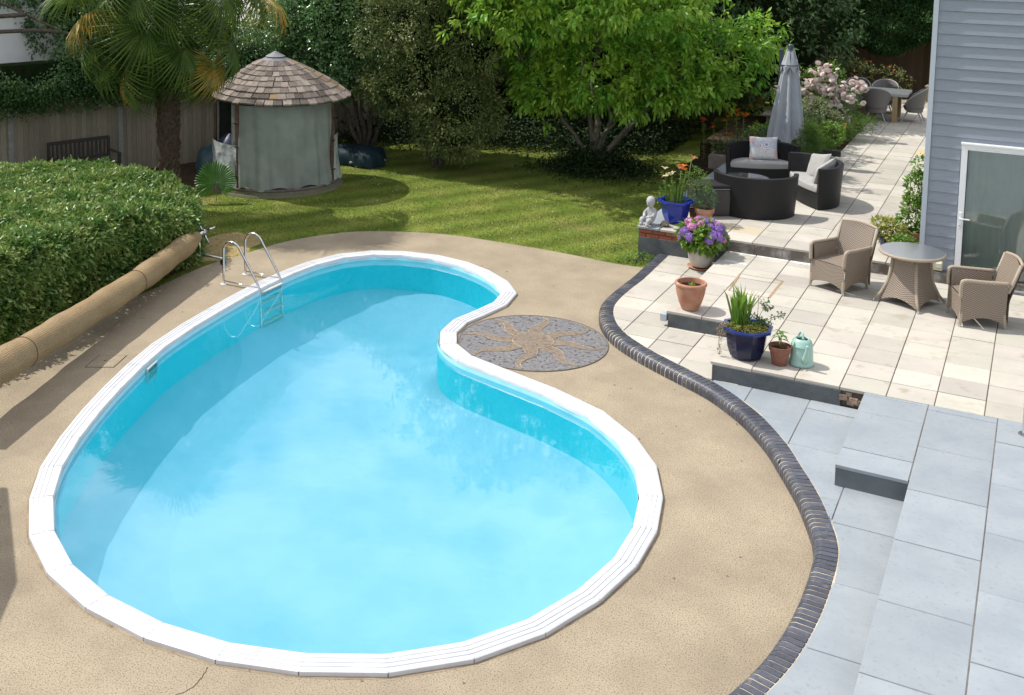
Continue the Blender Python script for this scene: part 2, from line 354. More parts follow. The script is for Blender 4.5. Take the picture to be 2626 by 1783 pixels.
# grass blades and clover flowers, too many to count
def in_poly(x, y, poly):
    ins = np.zeros(len(x), bool); n = len(poly)
    for i in range(n):
        (x1, y1), (x2, y2) = poly[i-1], poly[i]
        if y1 == y2: continue
        ins ^= ((y1 > y) != (y2 > y)) & (x < (x2-x1)*(y-y1)/(y2-y1)+x1)
    return ins
def inframe(x, y, z=0, mg=.03):
    d = np.stack([x-CP[0], y-CP[1], np.full_like(x, z-CP[2])], 1); w = d@AF; u = (CX+CF*(d@AR)/w)/2626; v = (CY-CF*(d@AU)/w)/1783
    return (u > -mg) & (u < 1+mg) & (v > -mg) & (v < 1+mg)
n = 330000; gx = RNG.uniform(-15, -1.9, n); gy = RNG.uniform(-4.5, 15, n)
k = inframe(gx, gy) & ~in_poly(gx, gy, deck) & ~((gx > -2.5) & (gy > 1.84)); gx = gx[k]; gy = gy[k]
k = RNG.random(len(gx)) < np.clip(1.25-(gy+2)/14, .25, 1); gx, gy = gx[k], gy[k]; k = ~((np.hypot((gx+8.95)/.8, (gy+1.35)/1.3) < .72) & (RNG.random(len(gx)) < .8)); gx, gy = gx[k], gy[k]; n = len(gx)
Pg = np.stack([gx, gy, np.full(n, -.015)], 1); Dg = RNG.normal(size=(n, 3))*.5; Dg[:, 2] = 1
leaves('grass', Pg, Dg, .031, .009, M_blade, up=0, fold=0, bend=.2, kind='stuff')
M_clover = mat('clover_petal', (.7, .7, .66), rough=.8)
n = 1500; cx_ = RNG.uniform(-13, -2.4, n); cy_ = RNG.uniform(-2, 9, n); k = inframe(cx_, cy_) & ~in_poly(cx_, cy_, deck); cx_, cy_ = cx_[k], cy_[k]; n = len(cx_)
k = np.sin(cx_*1.7+cy_)+np.sin(cy_*2.1-cx_*.6)+RNG.normal(size=n)*.8 > .2; cx_, cy_ = cx_[k], cy_[k]; n = len(cx_)
leaves('clover_flowers', np.repeat(np.stack([cx_, cy_, np.full(n, .022)], 1), 3, 0), RNG.normal(size=(n*3, 3))*[1, 1, .3], .013, .013, M_clover, up=0, kind='stuff')
# ============================================================ pool
def pool_mat(name, c, c2, bump=0):
    m = mat(name, c, c2, n=1.8, rough=.55, spec=.3, det=8); return m
M_liner = pool_mat('turquoise_liner', (.05, .74, .84), (.08, .78, .88))
M_floor = pool_mat('pool_floor_liner', (.36, .62, .80), (.45, .69, .87))
M_strip = mat('liner_top_band', (.36, .74, .80), (.46, .80, .86), n=5, rough=.4)
pool = thing('swimming_pool', 'large turquoise pool shaped like a kidney, edged in white ribbed coping, beside the brick kerb', 'swimming pool', (-3.4, -5, 0))
pool.location = (0, 0, 0)
wl = off(fine, .235); n = len(wl); b = MB()
b.grid(lambda u, v: (wl[round(u*n) % n].x, wl[round(u*n) % n].y, -.14-.42*v), n, 6, True).build('pool_wall', M_liner, pool, smooth=True)
MB().grid(lambda u, v: (wl[round(u*n) % n].x, wl[round(u*n) % n].y, .0-.14*v), n, 2, True).build('liner_band', M_strip, pool, smooth=True)
def shrink(P, d):   # inward offset kept inside (iterative small steps, smoothed)
    Q = list(P); st = 12
    for _ in range(st):
        Q = off(Q, d/st); Q = [(Q[i-2]+Q[i-1]+Q[i]*2+Q[(i+1) % len(Q)]+Q[(i+2) % len(Q)])/6 for i in range(len(Q))]
    return Q
cv = [wl, shrink(wl, .06), shrink(wl, .45), shrink(wl, .85), shrink(wl, 1.05)]; cz = [-.56, -.575, -.74, -.90, -.93]
MB().grid(lambda u, v: (cv[round(v*4)][round(u*n) % n].x, cv[round(v*4)][round(u*n) % n].y, cz[round(v*4)]), n, 4, True).build('pool_cove', M_floor, pool, smooth=True)
o = flat('pool_floor', [(p.x, p.y) for p in cv[4]], [], -.93, M_floor); o.parent = pool
# water: clear tint and Fresnel mirror, plus cyan diffuse added to lighten shaded water
mw = bpy.data.materials.new('water'); mw.use_nodes = True; t = mw.node_tree; t.nodes.clear(); l = t.links.new
o_ = N(t, 'ShaderNodeOutputMaterial'); s = N(t, 'ShaderNodeMixShader'); tr = N(t, 'ShaderNodeBsdfTransparent'); tr.inputs[0].default_value = (.84, .955, .98, 1)
gl = N(t, 'ShaderNodeBsdfGlossy'); gl.inputs['Roughness'].default_value = .03; fr = N(t, 'ShaderNodeFresnel'); fr.inputs[0].default_value = 1.68
a = N(t, 'ShaderNodeTexNoise'); a.inputs['Scale'].default_value = 2.2; a.inputs['Detail'].default_value = 3; g_ = N(t, 'ShaderNodeNewGeometry'); l(g_.outputs['Position'], a.inputs['Vector'])
bb = N(t, 'ShaderNodeBump'); bb.inputs['Strength'].default_value = .05; bb.inputs['Distance'].default_value = .03; l(a.outputs['Fac'], bb.inputs['Height'])
l(bb.outputs[0], gl.inputs['Normal']); l(fr.outputs[0], s.inputs[0]); l(tr.outputs[0], s.inputs[1]); s2 = N(t, 'ShaderNodeMixShader'); s2.inputs[0].default_value = .20; df = N(t, 'ShaderNodeBsdfDiffuse'); df.inputs[0].default_value = (.005, .60, .74, 1); l(tr.outputs[0], s2.inputs[1]); l(df.outputs[0], s2.inputs[2]); l(s2.outputs[0], s.inputs[1]); l(gl.outputs[0], s.inputs[2]); l(s.outputs[0], o_.inputs[0])
flat('pool_water', [(p.x, p.y) for p in off(fine, .236)], [], -.055, mw, kind='structure')
# coping panels
ns = len(seg); segs_in = []
for i in range(ns):
    a, b_, c = seg[i-1], seg[i], seg[(i+1) % ns]; t1 = (b_-a).normalized(); t2 = (c-b_).normalized(); n1 = Vector((-t1.y, t1.x)); n2 = Vector((-t2.y, t2.x)); m_ = (n1+n2).normalized()
    segs_in.append(m_/max(.5, m_.dot(n1)))
prof = [(-.006, -.002), (-.006, .035), (.004, .043), (.03, .044), (.036, .037), (.046, .037), (.052, .046), (.078, .046), (.084, .038), (.094, .038), (.10, .047), (.128, .047), (.134, .039), (.144, .039), (.15, .047), (.188, .045), (.212, .036), (.222, .016), (.224, -.02), (.212, -.03)]
for i in range(ns):
    A, B = seg[i], seg[(i+1) % ns]; ma, mb_ = segs_in[i], segs_in[(i+1) % ns]; tdir = (B-A).normalized(); vs = []
    for w_, z in prof:
        p = A+ma*w_+tdir*.004; q = B+mb_*w_-tdir*.004; vs += [(p.x, p.y, z), (q.x, q.y, z)]
    k = len(prof); fs = [(2*j, 2*j+1, 2*j+3, 2*j+2) for j in range(k-1)]+[tuple(2*j for j in range(k))[::-1], tuple(2*j+1 for j in range(k))]
    MB().add(vs, fs).build('coping_panel', M_white, pool, auto=40)
    capv = []
    for w_, z in prof[1:-1]:
        p = A+ma*(w_*1.002); capv += [(p.x-tdir.x*.007, p.y-tdir.y*.007, z+.003 if z > .02 else z), (p.x+tdir.x*.007, p.y+tdir.y*.007, z+.003 if z > .02 else z)]
    k = len(prof)-2; MB().add(capv, [(2*j, 2*j+1, 2*j+3, 2*j+2) for j in range(k-1)]).build('joint_cover', M_white, pool)
# skimmer box in the pool wall
sk = Vector((-6.44, -5.78)); j = min(range(n), key=lambda i: (wl[i]-sk).length); t_ = (wl[(j+1) % n]-wl[j-1]).normalized(); ang = math.atan2(t_.y, t_.x)
M_skim = mat('skimmer_plastic', (.42, .52, .50), rough=.4); M_dark = mat('dark_gap', (.012, .013, .015), rough=.9)
T = Matrix.Translation((wl[j].x, wl[j].y, -.1)) @ Matrix.Rotation(ang, 4, 'Z'); b = MB()
for c, d in (((0, .02, .075), (.30, .03, .02)), ((0, .02, -.085), (.30, .03, .02)), ((-.145, .02, -.005), (.02, .03, .15)), ((.145, .02, -.005), (.02, .03, .15))): b.box(c, d, T=T)
sk_o = b.build('skimmer', M_skim, pool); MB().box((0, .012, -.005), (.27, .008, .14), T=T).build('skimmer_mouth', mat('skimmer_flap', (.14, .22, .21), rough=.5), sk_o)
# ============================================================ ladder
M_steel = mat('stainless_steel', (.62, .63, .64), rough=.18, metal=1)
lad = thing('pool_ladder', 'stainless steel pool ladder with two tall hoop handrails on the far left edge', 'ladder', (0, 0, 0))
for k, (fx, fy) in enumerate(((-7.594, -2.857), (-7.606, -2.309))):
    ed = Vector((-6.86, fy-.02)); rail = [(fx, fy, .0), (fx, fy, .5), (fx+.02, fy, .60), (fx+.09, fy, .675), (fx+.19, fy, .69), (fx+.28, fy, .65), (fx+.35, fy, .56), (fx+.62, fy, .16), (fx+.68, fy, .05), (fx+.70, fy, -.05), (fx+.73, fy, -.66)]
    MB().tube([tuple(v) for v in spline(rail, 4)], .019, 10).build('handrail', M_steel, lad, smooth=True)
    MB().tube([(fx, fy, .055), (fx+.66, fy, .055)], .008, 6).build('brace', M_steel, lad, smooth=True)
    MB().lathe([(.055, 0), (.055, .008), (.03, .016), (.02, .02)], 14, (fx, fy, 0), cap1=True).build('foot_flange', M_white, lad)
M_tread = mat('ladder_tread', (.62, .62, .55), (.5, .5, .44), n=20, rough=.5)
for q in range(4):
    z = -.02-.165*q; xx = -7.6+.70+.008*q
    MB().cbox((xx+.0, -2.583, z), (.09, .52, .022), .004).build('tread', M_tread, lad)
# ============================================================ mosaic sun set in the deck
def mm_mat(name, c, c2, n):
    return mat(name, c, c2, n=n, rough=.85, bump=1, bn=n*1.5, det=3, spec=.25, ramp=(.42, .56), dist=.01)
M_peb = mat('grey_pebble_mosaic', (.22, .215, .215), (.125, .12, .125), n=26, rough=.8, bump=1, bn=45, spec=.3, speck=(17, (.06, .06, .08), .60, .03), dist=.012)
M_ray = mat('tan_pebble_mosaic', (.25, .20, .15), (.165, .135, .105), n=18, rough=.85, bump=1, bn=45, spec=.25, speck=(19, (.14, .09, .06), .62, .03), dist=.012)
M_rim = mat('ray_outline', (.42, .34, .24), (.20, .15, .10), n=12, rough=.9)
mo = thing('sun_mosaic', 'round grey pebble mosaic of a sun with wavy tan rays set in the deck', 'mosaic', (-2.471, -2.619, 0))
MB().prism([(cos(a*PI/36)*1.0, sin(a*PI/36)*1.0) for a in range(72)], .002, .008).build('pebble_disc', M_peb, mo)
MB().prism([(cos(a*PI/16)*.27, sin(a*PI/16)*.27) for a in range(32)], .004, .018).build('sun_disc', M_ray, mo)
b = MB(); b.tube([(cos(a*PI/16)*.275, sin(a*PI/16)*.275, .014) for a in range(33)], .008, 6); b.build('disc_outline', M_rim, mo)
for q in range(8):
    a0 = q*PI/4+.25; sp = spline([(.24, 0), (.45, .05), (.65, -.035), (.82, -.06), (.97, .02)], 4); rm = Matrix.Rotation(a0, 2)
    wd = [.10-.092*i/(len(sp)-1) for i in range(len(sp))]; Lf = []; Rt = []
    for i, p in enumerate(sp):
        tn = (sp[min(i+1, len(sp)-1)]-sp[max(i-1, 0)]).normalized(); nn = Vector((-tn.y, tn.x)); Lf.append(rm @ (p+nn*wd[i])); Rt.append(rm @ (p-nn*wd[i]))
    vs = [(p.x, p.y, .014) for p in Lf]+[(p.x, p.y, .014) for p in Rt]; k = len(sp)
    MB().add(vs, [(k+i, k+i+1, i+1, i) for i in range(k-1)]).build('ray', M_ray, mo)
    ro = MB(); ro.tube([(p.x, p.y, .012) for p in Lf], .007, 5); ro.tube([(p.x, p.y, .012) for p in Rt], .005, 5); ro.build('ray_outline', M_rim, mo)
MB().tube([(cos(a*PI/36)*1.0, sin(a*PI/36)*1.0, .004) for a in range(73)], .011, 6).build('disc_edge', mat('mosaic_edge', (.14, .12, .10), rough=.9), mo)
ro_ = off(fine, -.018); flat('coping_dirt_seam', [(p.x, p.y) for p in ro_], [[(p.x, p.y) for p in off(fine, .02)]], .0015, mat('dirt_seam', (.20, .15, .10), (.33, .26, .17), n=6, rough=1), kind='structure')
# access hatch flush in the deck
hp = [(-7.153, -5.901), (-6.83, -5.72), (-6.69, -6.10), (-7.015, -6.282)]
h = thing('deck_hatch', 'square access hatch let flush into the tan deck left of the pool', 'hatch', (0, 0, 0))
MB().prism(hp, -.002, .0015).build('hatch_gap', M_dark, h); MB().prism(inset(hp[::-1], .012), .0, .004).build('hatch_lid', M_deck, h)
MB().prism([(-6.95+.014*cos(a), -6.0+.014*sin(a)) for a in [i*PI/5 for i in range(10)]], .003, .0055).build('finger_hole', M_dark, h)
# ============================================================ brick kerb
KI = [(-1.955, 1.86), (-1.945, 1.568), (-1.925, .813), (-1.916, .338), (-1.929, -.148), (-1.93, -.645), (-1.898, -1.002), (-1.836, -1.234), (-1.731, -1.497), (-1.57, -1.777), (-1.33, -2.07), (-.95, -2.38), (-.55, -2.64), (-.213, -2.838), (.042, -2.99), (.286, -3.166), (.56, -3.421), (.768, -3.642), (.954, -3.885), (1.193, -4.242), (1.347, -4.53), (1.665, -5.142), (1.857, -5.608), (1.95, -5.865), (2.014, -6.149), (2.04, -6.56), (2.041, -7.043), (2.004, -7.567), (1.92, -8.06), (1.74, -8.65), (1.45, -9.3), (1.0, -10.0), (.4, -10.7)]
kc = resample(spline(KI, 6), step=.0745); kerb = thing('brick_kerb', 'curved kerb of dark blue bullnose bricks between tan deck and patios', 'kerb')
pr_ = [(.0, -.02), (.0, .128), (.004, .133), (.135, .133), (.163, .127), (.184, .113), (.198, .09), (.203, .06), (.203, -.02)]; k = len(pr_)
vs = [(x, -s*.0305, z) for s in (1, -1) for x, z in pr_]
bm_ = MB().add([(-x, y, z) for x, y, z in vs], [tuple(range(k)), tuple(range(2*k-1, k-1, -1))]+[(i, k+i, k+(i+1) % k, (i+1) % k) for i in range(k)]).mesh('brick', M_blue)
for i in range(len(kc)-1):
    p = (kc[i]+kc[i+1])/2; t_ = (kc[i+1]-kc[i]).normalized(); a = math.atan2(t_.y, t_.x)+PI/2
    inst(bm_, 'brick', kerb, (p.x, p.y, random.uniform(.001, .005)), (0, random.uniform(-.004, .004), a+random.uniform(-.012, .012)))
b = MB(); kin = kc; kout = []
for i, p in enumerate(kin):
    t_ = (kin[min(i+1, len(kin)-1)]-kin[max(i-1, 0)]).normalized(); kout.append(Vector((t_.y, -t_.x)))   # outward, towards the pool
kp = [(-.022, -.02), (-.022, .127), (.0, .1285), (.135, .1315), (.163, .1255), (.184, .111), (.1965, .089), (.1985, .06), (.1985, -.02)]
vs = [(p.x+kout[i].x*w_, p.y+kout[i].y*w_, z) for i, p in enumerate(kin) for w_, z in kp]; k = len(kp)
b.add(vs, [(i*k+j, i*k+j+1, (i+1)*k+j+1, (i+1)*k+j) for i in range(len(kin)-1) for j in range(k-1)]).build('mortar', M_jointW, kerb)
# ============================================================ paving
def paving(name, region, xs, ys, z, m, parent=None, gap=.005, th=.035, alt=None, special=None, stag=None):
    """one slab object for every cell of the grid clipped to the region"""
    st = thing(name, None, None); st['kind'] = 'structure'; cache = {}
    for i in range(len(xs)-1):
        yy = [y+(stag[i % len(stag)] if stag else 0) for y in ys]
        for j in range(len(yy)-1):
            bx = (xs[i]+gap, yy[j]+gap*.9, xs[i+1]-gap, yy[j+1]-gap*.9); c = clip(region, bx)
            if len(c) < 3 or area(c) < .004: continue
            mm = m; 
            if special:
                q = special((bx[0]+bx[2])/2, (bx[1]+bx[3])/2)
                if q: mm = q
            dz = random.uniform(-.0025, .0025); full = abs(area(c)-(bx[2]-bx[0])*(bx[3]-bx[1])) < 1e-5
            ox, oy = bx[0], bx[1]; key = (round(bx[2]-bx[0], 3), round(bx[3]-bx[1], 3), mm.name)
            if full and key in cache: me = cache[key]
            else:
                me = MB().prism([(x-ox, y-oy) for x, y in c], -th, 0, .004).mesh('slab', mm)
                if full: cache[key] = me
            inst(me, 'slab', st, (ox, oy, z+dz), (random.uniform(-.002, .002), random.uniform(-.002, .002), 0))
    return st
def bed(name, poly, z0, z1, m, parent): return MB().prism(poly, z0, z1).build(name, m, parent)
kcurve = [(p.x+.005, p.y) for p in kc]
# lower cream patio
lowpoly = [p for p in kcurve if p[1] > -2.965]+[(.06, -2.965), (.06, -2.8), (1.0, -2.8), (1.0, 1.86), (-1.955, 1.86)]
lowpoly = [p for p in kcurve if p[1] > -2.95]+[(.35, -2.955), (.35, 1.86)]
lp = paving('lower_patio', lowpoly, [-2.4, -1.945, -1.447, -.957, -.455, .04, .36], [-2.955, -2.48, -2.0, -1.53, -1.04, -.555, -.08, .37, .85, 1.33, 1.86], Z1, M_cream)
bed('mortar_bed', lowpoly, -.01, Z1-.009, M_joint, lp)
# main patio (one step up)
mainpoly = [(-1.0, 1.765), (-1.0, -1.46), (-.0, -1.46), (-.0, -2.925), (8.5, -2.925), (8.5, 1.765)]
def sp2(x, y): return M_creamD if (abs(x+.25) < .1 and abs(y-.2) < 0) else None
xs = [-1.0, -.51, 0, .5, 1.0, 1.5, 2.0, 2.5, 3.0, 3.5, 4.0, 4.5, 5.0, 5.5, 6, 6.5, 7, 7.5, 8, 8.5]
mp_ = paving('main_patio', mainpoly, xs, [-2.925]+[.4975*k for k in range(-5, 4)]+[1.765], Z2, M_cream)
bed('mortar_bed', [(x, y) for x, y in [(-.975, 1.765), (-.975, -1.43), (.03, -1.43), (.03, -2.90), (8.5, -2.90), (8.5, 1.765)]], 0, Z2-.009, M_joint, mp_)
# risers
def riser(name, a, b_, z0, z1, m, parent, th=.03, blocks=0):
    A, B = Vector(a), Vector(b_); d = (B-A); L_ = d.length; ang = math.atan2(d.y, d.x); c = (A+B)/2
    nb = max(1, round(L_/.44)) if blocks else 1
    for i in range(nb):
        p = A+d*((i+.5)/nb)
        MB().cbox((p.x, p.y, (z0+z1)/2), (L_/nb-(.006 if nb > 1 else 0), th, z1-z0-.004), .003, rz=ang).build('riser_block', m, parent)
riser('r', (-.972, -1.448), (.02, -1.448), Z1-.02, Z2-.036, M_block, mp_, .04)
riser('r', (.03, -2.913), (1.515, -2.913), Z1-.02, Z2-.036, M_block, mp_, .04)
b = MB(); 
for q in range(9): b.cbox((1.54+.03*q, -2.90+random.uniform(-.015, .02), Z1+.04+random.uniform(0, .14)), (random.uniform(.05, .12), .05, random.uniform(.03, .08)), .006, rz=random.uniform(-.3, .3))
b.build('broken_masonry', mat('broken_masonry', (.22, .14, .10), (.34, .26, .20), n=18, rough=1, bump=1, bn=40), mp_)
MB().box((1.64, -2.875, Z1+.07), (.30, .03, .2)).build('cavity_back', M_block2, mp_)
# upper patio
uppoly = [(-2.50, 1.755), (1.845, 1.755), (1.845, 19), (-.56, 19), (-.56, 9.45), (-2.50, 9.45)]
def sp3(x, y):
    if (1.1 < x < 1.4 and 10.7 < y < 11.1) or (.15 < x < .3 and 10 < y < 10.4): return M_creamD
    if (-2.0 < x < -.8 and 2.3 < y < 2.7): return M_creamY
    return M_cream
M_creamY = mat('yellow_slab', (.50, .42, .29), (.47, .42, .33), n=5, rough=.85, bump=.25, bn=40, objr=.08, spec=.25)
xs = [-2.5, -2.12, -1.58, -1.08, -.593, -.095, .405, .908, 1.41, 1.86]; ys = [1.755, 2.24, 2.74, 3.24, 3.74, 4.24, 4.74, 5.24, 5.74, 6.24, 6.74, 7.24, 7.74, 8.24, 8.74, 9.24, 9.74]+[10.24+.49*k for k in range(19)]
up_ = paving('upper_patio', [(x if x != -2.5 else -2.13, y) for x, y in uppoly], xs, ys, Z3, M_cream, special=sp3)
paving('slate_edging', [(-2.51, 1.755), (-2.13, 1.755), (-2.13, 9.45), (-2.51, 9.45)], [-2.51, -2.13], [1.755+.62*k for k in range(14)], Z3, M_slate, gap=.004)
bed('mortar_bed', [(-2.47, 1.79), (1.845, 1.79), (1.845, 19), (-.57, 19), (-.57, 9.45), (-2.47, 9.45)], -.02, Z3-.009, M_joint, up_)
riser('r', (-.98, 1.775), (8.5, 1.775), Z2-.02, Z3-.036, M_block2, up_, .03, blocks=1)
riser('r', (-2.465, 1.775), (-.99, 1.775), 0, Z3-.17, M_block, up_, .035)
for row in range(2):
    for q in range(7):
        x0 = -2.465+.225*q-(.11 if row else 0); x1 = x0+.215; x0 = max(-2.465, x0); x1 = min(-.995, x1)
        if x1-x0 > .03: MB().cbox(((x0+x1)/2, 1.785, Z3-.072-.07*row), (x1-x0, .04, .06), .004).build('brick', M_redbrick, up_)
bl = MB().cbox((0, 0, 0), (.44, .03, Z3-.03), .003).mesh('wall_block', M_block)
for q in range(17): inst(bl, 'wall_block', up_, (-2.475, 2.02+.445*q, (Z3-.04)/2-.01), (0, 0, PI/2))
# grey slate paving: lower level and the raised level on the right
sl_low = [p for p in kcurve if p[1] < -2.985]; sl_low = [(.06, -2.935)]+sl_low+[(3, -10.7), (3, -2.935)]
S1 = paving('slate_patio', sl_low, [-.2, .523, 1.19, 1.865, 2.54], [-11.65+1.0*k for k in range(10)], Z1, M_slate, stag=[0, 0, .47, .04], gap=.0048)
bed('mortar_bed', sl_low, 0, Z1-.007, M_jointS, S1)
S2 = paving('raised_slate_patio', [(2.445, -2.93), (8.5, -2.93), (8.5, -13), (2.445, -13)], [2.445, 3.133, 3.82, 4.51, 5.2, 5.89], [-13.02+.995*k for k in range(11)]+[-2.93], Z2, M_slate, stag=[0, .52, 0, .52, 0], gap=.0048)
S3 = paving('slate_step', [(1.77, -2.93), (2.443, -2.93), (2.443, -4.9), (1.77, -4.9)], [1.77, 2.445], [-4.9, -4.475, -3.49, -2.99, -2.93], Z2, M_slate)
bed('mortar_bed', [(2.45, -2.935), (8.5, -2.935), (8.5, -13), (2.45, -13)], .0, Z2-.007, M_jointS, S2)
bed('mortar_bed', [(1.80, -2.935), (2.45, -2.935), (2.45, -4.86), (1.80, -4.86)], .0, Z2-.007, M_jointS, S3)
M_slateblk = mat('slate_riser', (.105, .125, .135), (.13, .15, .16), n=5, rough=.8, bump=.2, bn=60)
riser('r', (1.80, -4.873), (2.46, -4.873), Z1-.01, Z2-.037, M_slateblk, S3, .03)
riser('r', (1.79, -2.95), (1.79, -4.88), Z1-.01, Z2-.037, M_slateblk, S3, .03)
# recessed manhole tray in the main patio, whitewash left on the step
mh = thing('paved_manhole', 'square manhole cover tiled like the main patio with a sand joint round it', 'manhole cover', (0, 0, 0))
q = [at(*p, Z2) for p in ((1680, 622), (1776, 638), (1745, 677), (1654, 660))]
M_sand = mat('sand_joint', (.38, .26, .14), (.28, .19, .11), n=20, rough=1)
b = MB(); w4 = [.03, .012, .03, .014]
for i in range(4):
    a_, c_ = Vector(q[i]), Vector(q[(i+1) % 4]); d_ = (c_-a_); MB().box(((a_.x+c_.x)/2, (a_.y+c_.y)/2, Z2+.001), (d_.length, (.012, .035, .012, .03)[i], .008), rz=math.atan2(d_.y, d_.x)).build('sand_joint', M_sand, mh)
b = MB()
M_lime = mat('limewash', (.74, .74, .73), (.62, .61, .58), n=9, rough=.9)
for x0, x1, w_ in ((-.93, -.52, .06), (-.5, -.02, .075), (.02, .33, .11), (.34, .8, .1)):
    pts = [(x0, 1.755)]+[(x1, 1.755)]+[(x1-(x1-x0)*t/8, 1.755-w_*random.uniform(.55, 1.2)) for t in range(9)]; b.prism(pts, Z2-.002, Z2+.005)
b.prism([(-.9, 1.22), (-.53, 1.16), (-.52, 1.21), (-.88, 1.27)], Z2-.002, Z2+.005)
b.build('lime_stain', M_lime, mp_)
# ============================================================ house
M_board = mat('cladding_board', (.285, .32, .37), (.26, .295, .345), n=4, rough=.6, bump=.5, bn=30, objr=.035, spec=.3, stretch=(3, 20, 20))
M_trim = mat('corner_trim', (.45, .50, .56), rough=.4)
hs = thing('house', 'blue grey clapboard house wall with white glazed patio door at right', 'house')
DX0, DX1, DZ1 = 2.345, 4.25, 2.47; HY = 1.87; z = Z2+.055; k = 0; XE = 9.0
bb_ = {}
def board(x0, x1, zz):
    key = round(x1-x0, 2)
    if key not in bb_:
        L_ = x1-x0; bb_[key] = MB().add([(a, y, h_) for a in (0, L_) for y, h_ in ((.004, -.001), (-.022, -.001), (-.006, .163), (.01, .163))], [(3, 2, 1, 0), (4, 5, 6, 7), (1, 2, 6, 5), (0, 1, 5, 4), (2, 3, 7, 6)]).mesh('cladding_board', M_board)
    inst(bb_[key], 'cladding_board', hs, (x0, HY, zz))
zz = .372
while zz < 7.0:
    if zz+.09 < DZ1: board(1.925, DX0-.012, zz); board(DX1+.012, XE, zz)
    else: board(1.925, XE, zz)
    zz += .168
# fix: a board that meets the door head is cut by the frame standing proud
MB().prism([(1.845, 1.872), (9, 1.872), (9, 11), (1.845, 11)], -.05, 7.3).build('wall', mat('house_wall', (.24, .28, .34), rough=.7), hs) if False else None
b = MB(); b.box(((1.87+DX0)/2, 1.95, 3.6), (DX0-1.87, .15, 7.3)); b.box(((DX1+XE)/2, 1.95, 3.6), (XE-DX1, .15, 7.3)); b.box(((DX0+DX1)/2, 1.95, (DZ1+7.25)/2), (DX1-DX0, .15, 7.25-DZ1)); b.box(((DX0+DX1)/2, 1.95, .15), (DX1-DX0, .15, .36))
b.box((1.93, 6.5, 3.6), (.12, 9, 7.3)); b.build('wall', mat('house_wall', (.24, .28, .34), (.20, .24, .30), n=3, rough=.7), hs)
MB().box((1.888, 1.862, 3.9), (.07, .07, 6.75)).build('corner_trim', M_trim, hs)
MB().box((1.86, 6.5, 3.7), (.02, 9.1, 7)).build('side_cladding', M_board, hs)
MB().box((6, 6.5, 7.3), (9.2, 9.6, .12)).build('roof', mat('roof_felt', (.1, .1, .11), rough=.9), hs)
MB().box((2.06, 1.85, .345), (.38, .03, .05)).build('black_drip', M_dark, hs)
dr = MB(); FW = .085
dr.cbox((DX0+FW/2, 1.845, (DZ1+.42)/2), (FW, .07, DZ1-.42), .006); dr.cbox((DX1-FW/2, 1.845, (DZ1+.42)/2), (FW, .07, DZ1-.42), .006)
dr.cbox(((DX0+DX1)/2, 1.845, DZ1-FW/2), (DX1-DX0, .072, FW), .006); dr.cbox(((DX0+DX1)/2, 1.843, .44), (DX1-DX0, .075, .05), .006)
door = dr.build('door_frame', M_upvc, hs)
MB().cbox(((DX0+DX1)/2, 1.825, DZ1+.01), (DX1-DX0+.02, .11, .03), .004).build('head_sill', M_upvc, hs)
MB().cbox(((DX0+DX1)/2+.02, 1.815, .40), (DX1-DX0, .13, .03), .004).build('threshold', mat('grey_threshold', (.35, .38, .42), rough=.4), hs)
for q in range(3): MB().cbox((DX0+.35+q*.42, 1.80, DZ1-.075), (.32, .014, .012), .003).build('trickle_vent', M_upvc, door)
mg = bpy.data.materials.new('door_glass'); mg.use_nodes = True; t = mg.node_tree; t.nodes.clear(); l = t.links.new
o_ = N(t, 'ShaderNodeOutputMaterial'); s = N(t, 'ShaderNodeMixShader'); tr = N(t, 'ShaderNodeBsdfTransparent'); tr.inputs[0].default_value = (.94, .99, .97, 1); gl = N(t, 'ShaderNodeBsdfGlossy'); gl.inputs['Roughness'].default_value = .03
fr = N(t, 'ShaderNodeFresnel'); fr.inputs[0].default_value = 2.4; l(fr.outputs[0], s.inputs[0]); l(tr.outputs[0], s.inputs[1]); l(gl.outputs[0], s.inputs[2]); l(s.outputs[0], o_.inputs[0])
MB().add([(DX0+FW-.005, 1.85, .44), (DX1-FW+.005, 1.85, .44), (DX1-FW+.005, 1.85, DZ1-FW+.01), (DX0+FW-.005, 1.85, DZ1-FW+.01)], [(0, 1, 2, 3)]).build('pane', mg, hs)
gk = MB(); gk.box((DX0+FW+.004, 1.812, (DZ1+.38)/2), (.008, .012, DZ1-.55)); gk.build('glazing_seal', M_dark, door)
hd = MB(); hd.cbox((DX0+.04, 1.80, 1.33), (.032, .02, .24), .004); hd.tube([(DX0+.04, 1.79, 1.37), (DX0+.04, 1.745, 1.37), (DX0+.07, 1.735, 1.372), (DX0+.17, 1.735, 1.368)], .009, 8); hd.build('door_handle', M_upvc, door, smooth=False)
MB().lathe([(.009, 0), (.009, .014)], 10, T=Matrix.Translation((DX0+.04, 1.79, 1.255)) @ Matrix.Rotation(PI/2, 4, 'X'), cap1=True).build('keyhole', mat('brass', (.5, .38, .2), rough=.3, metal=1), door)
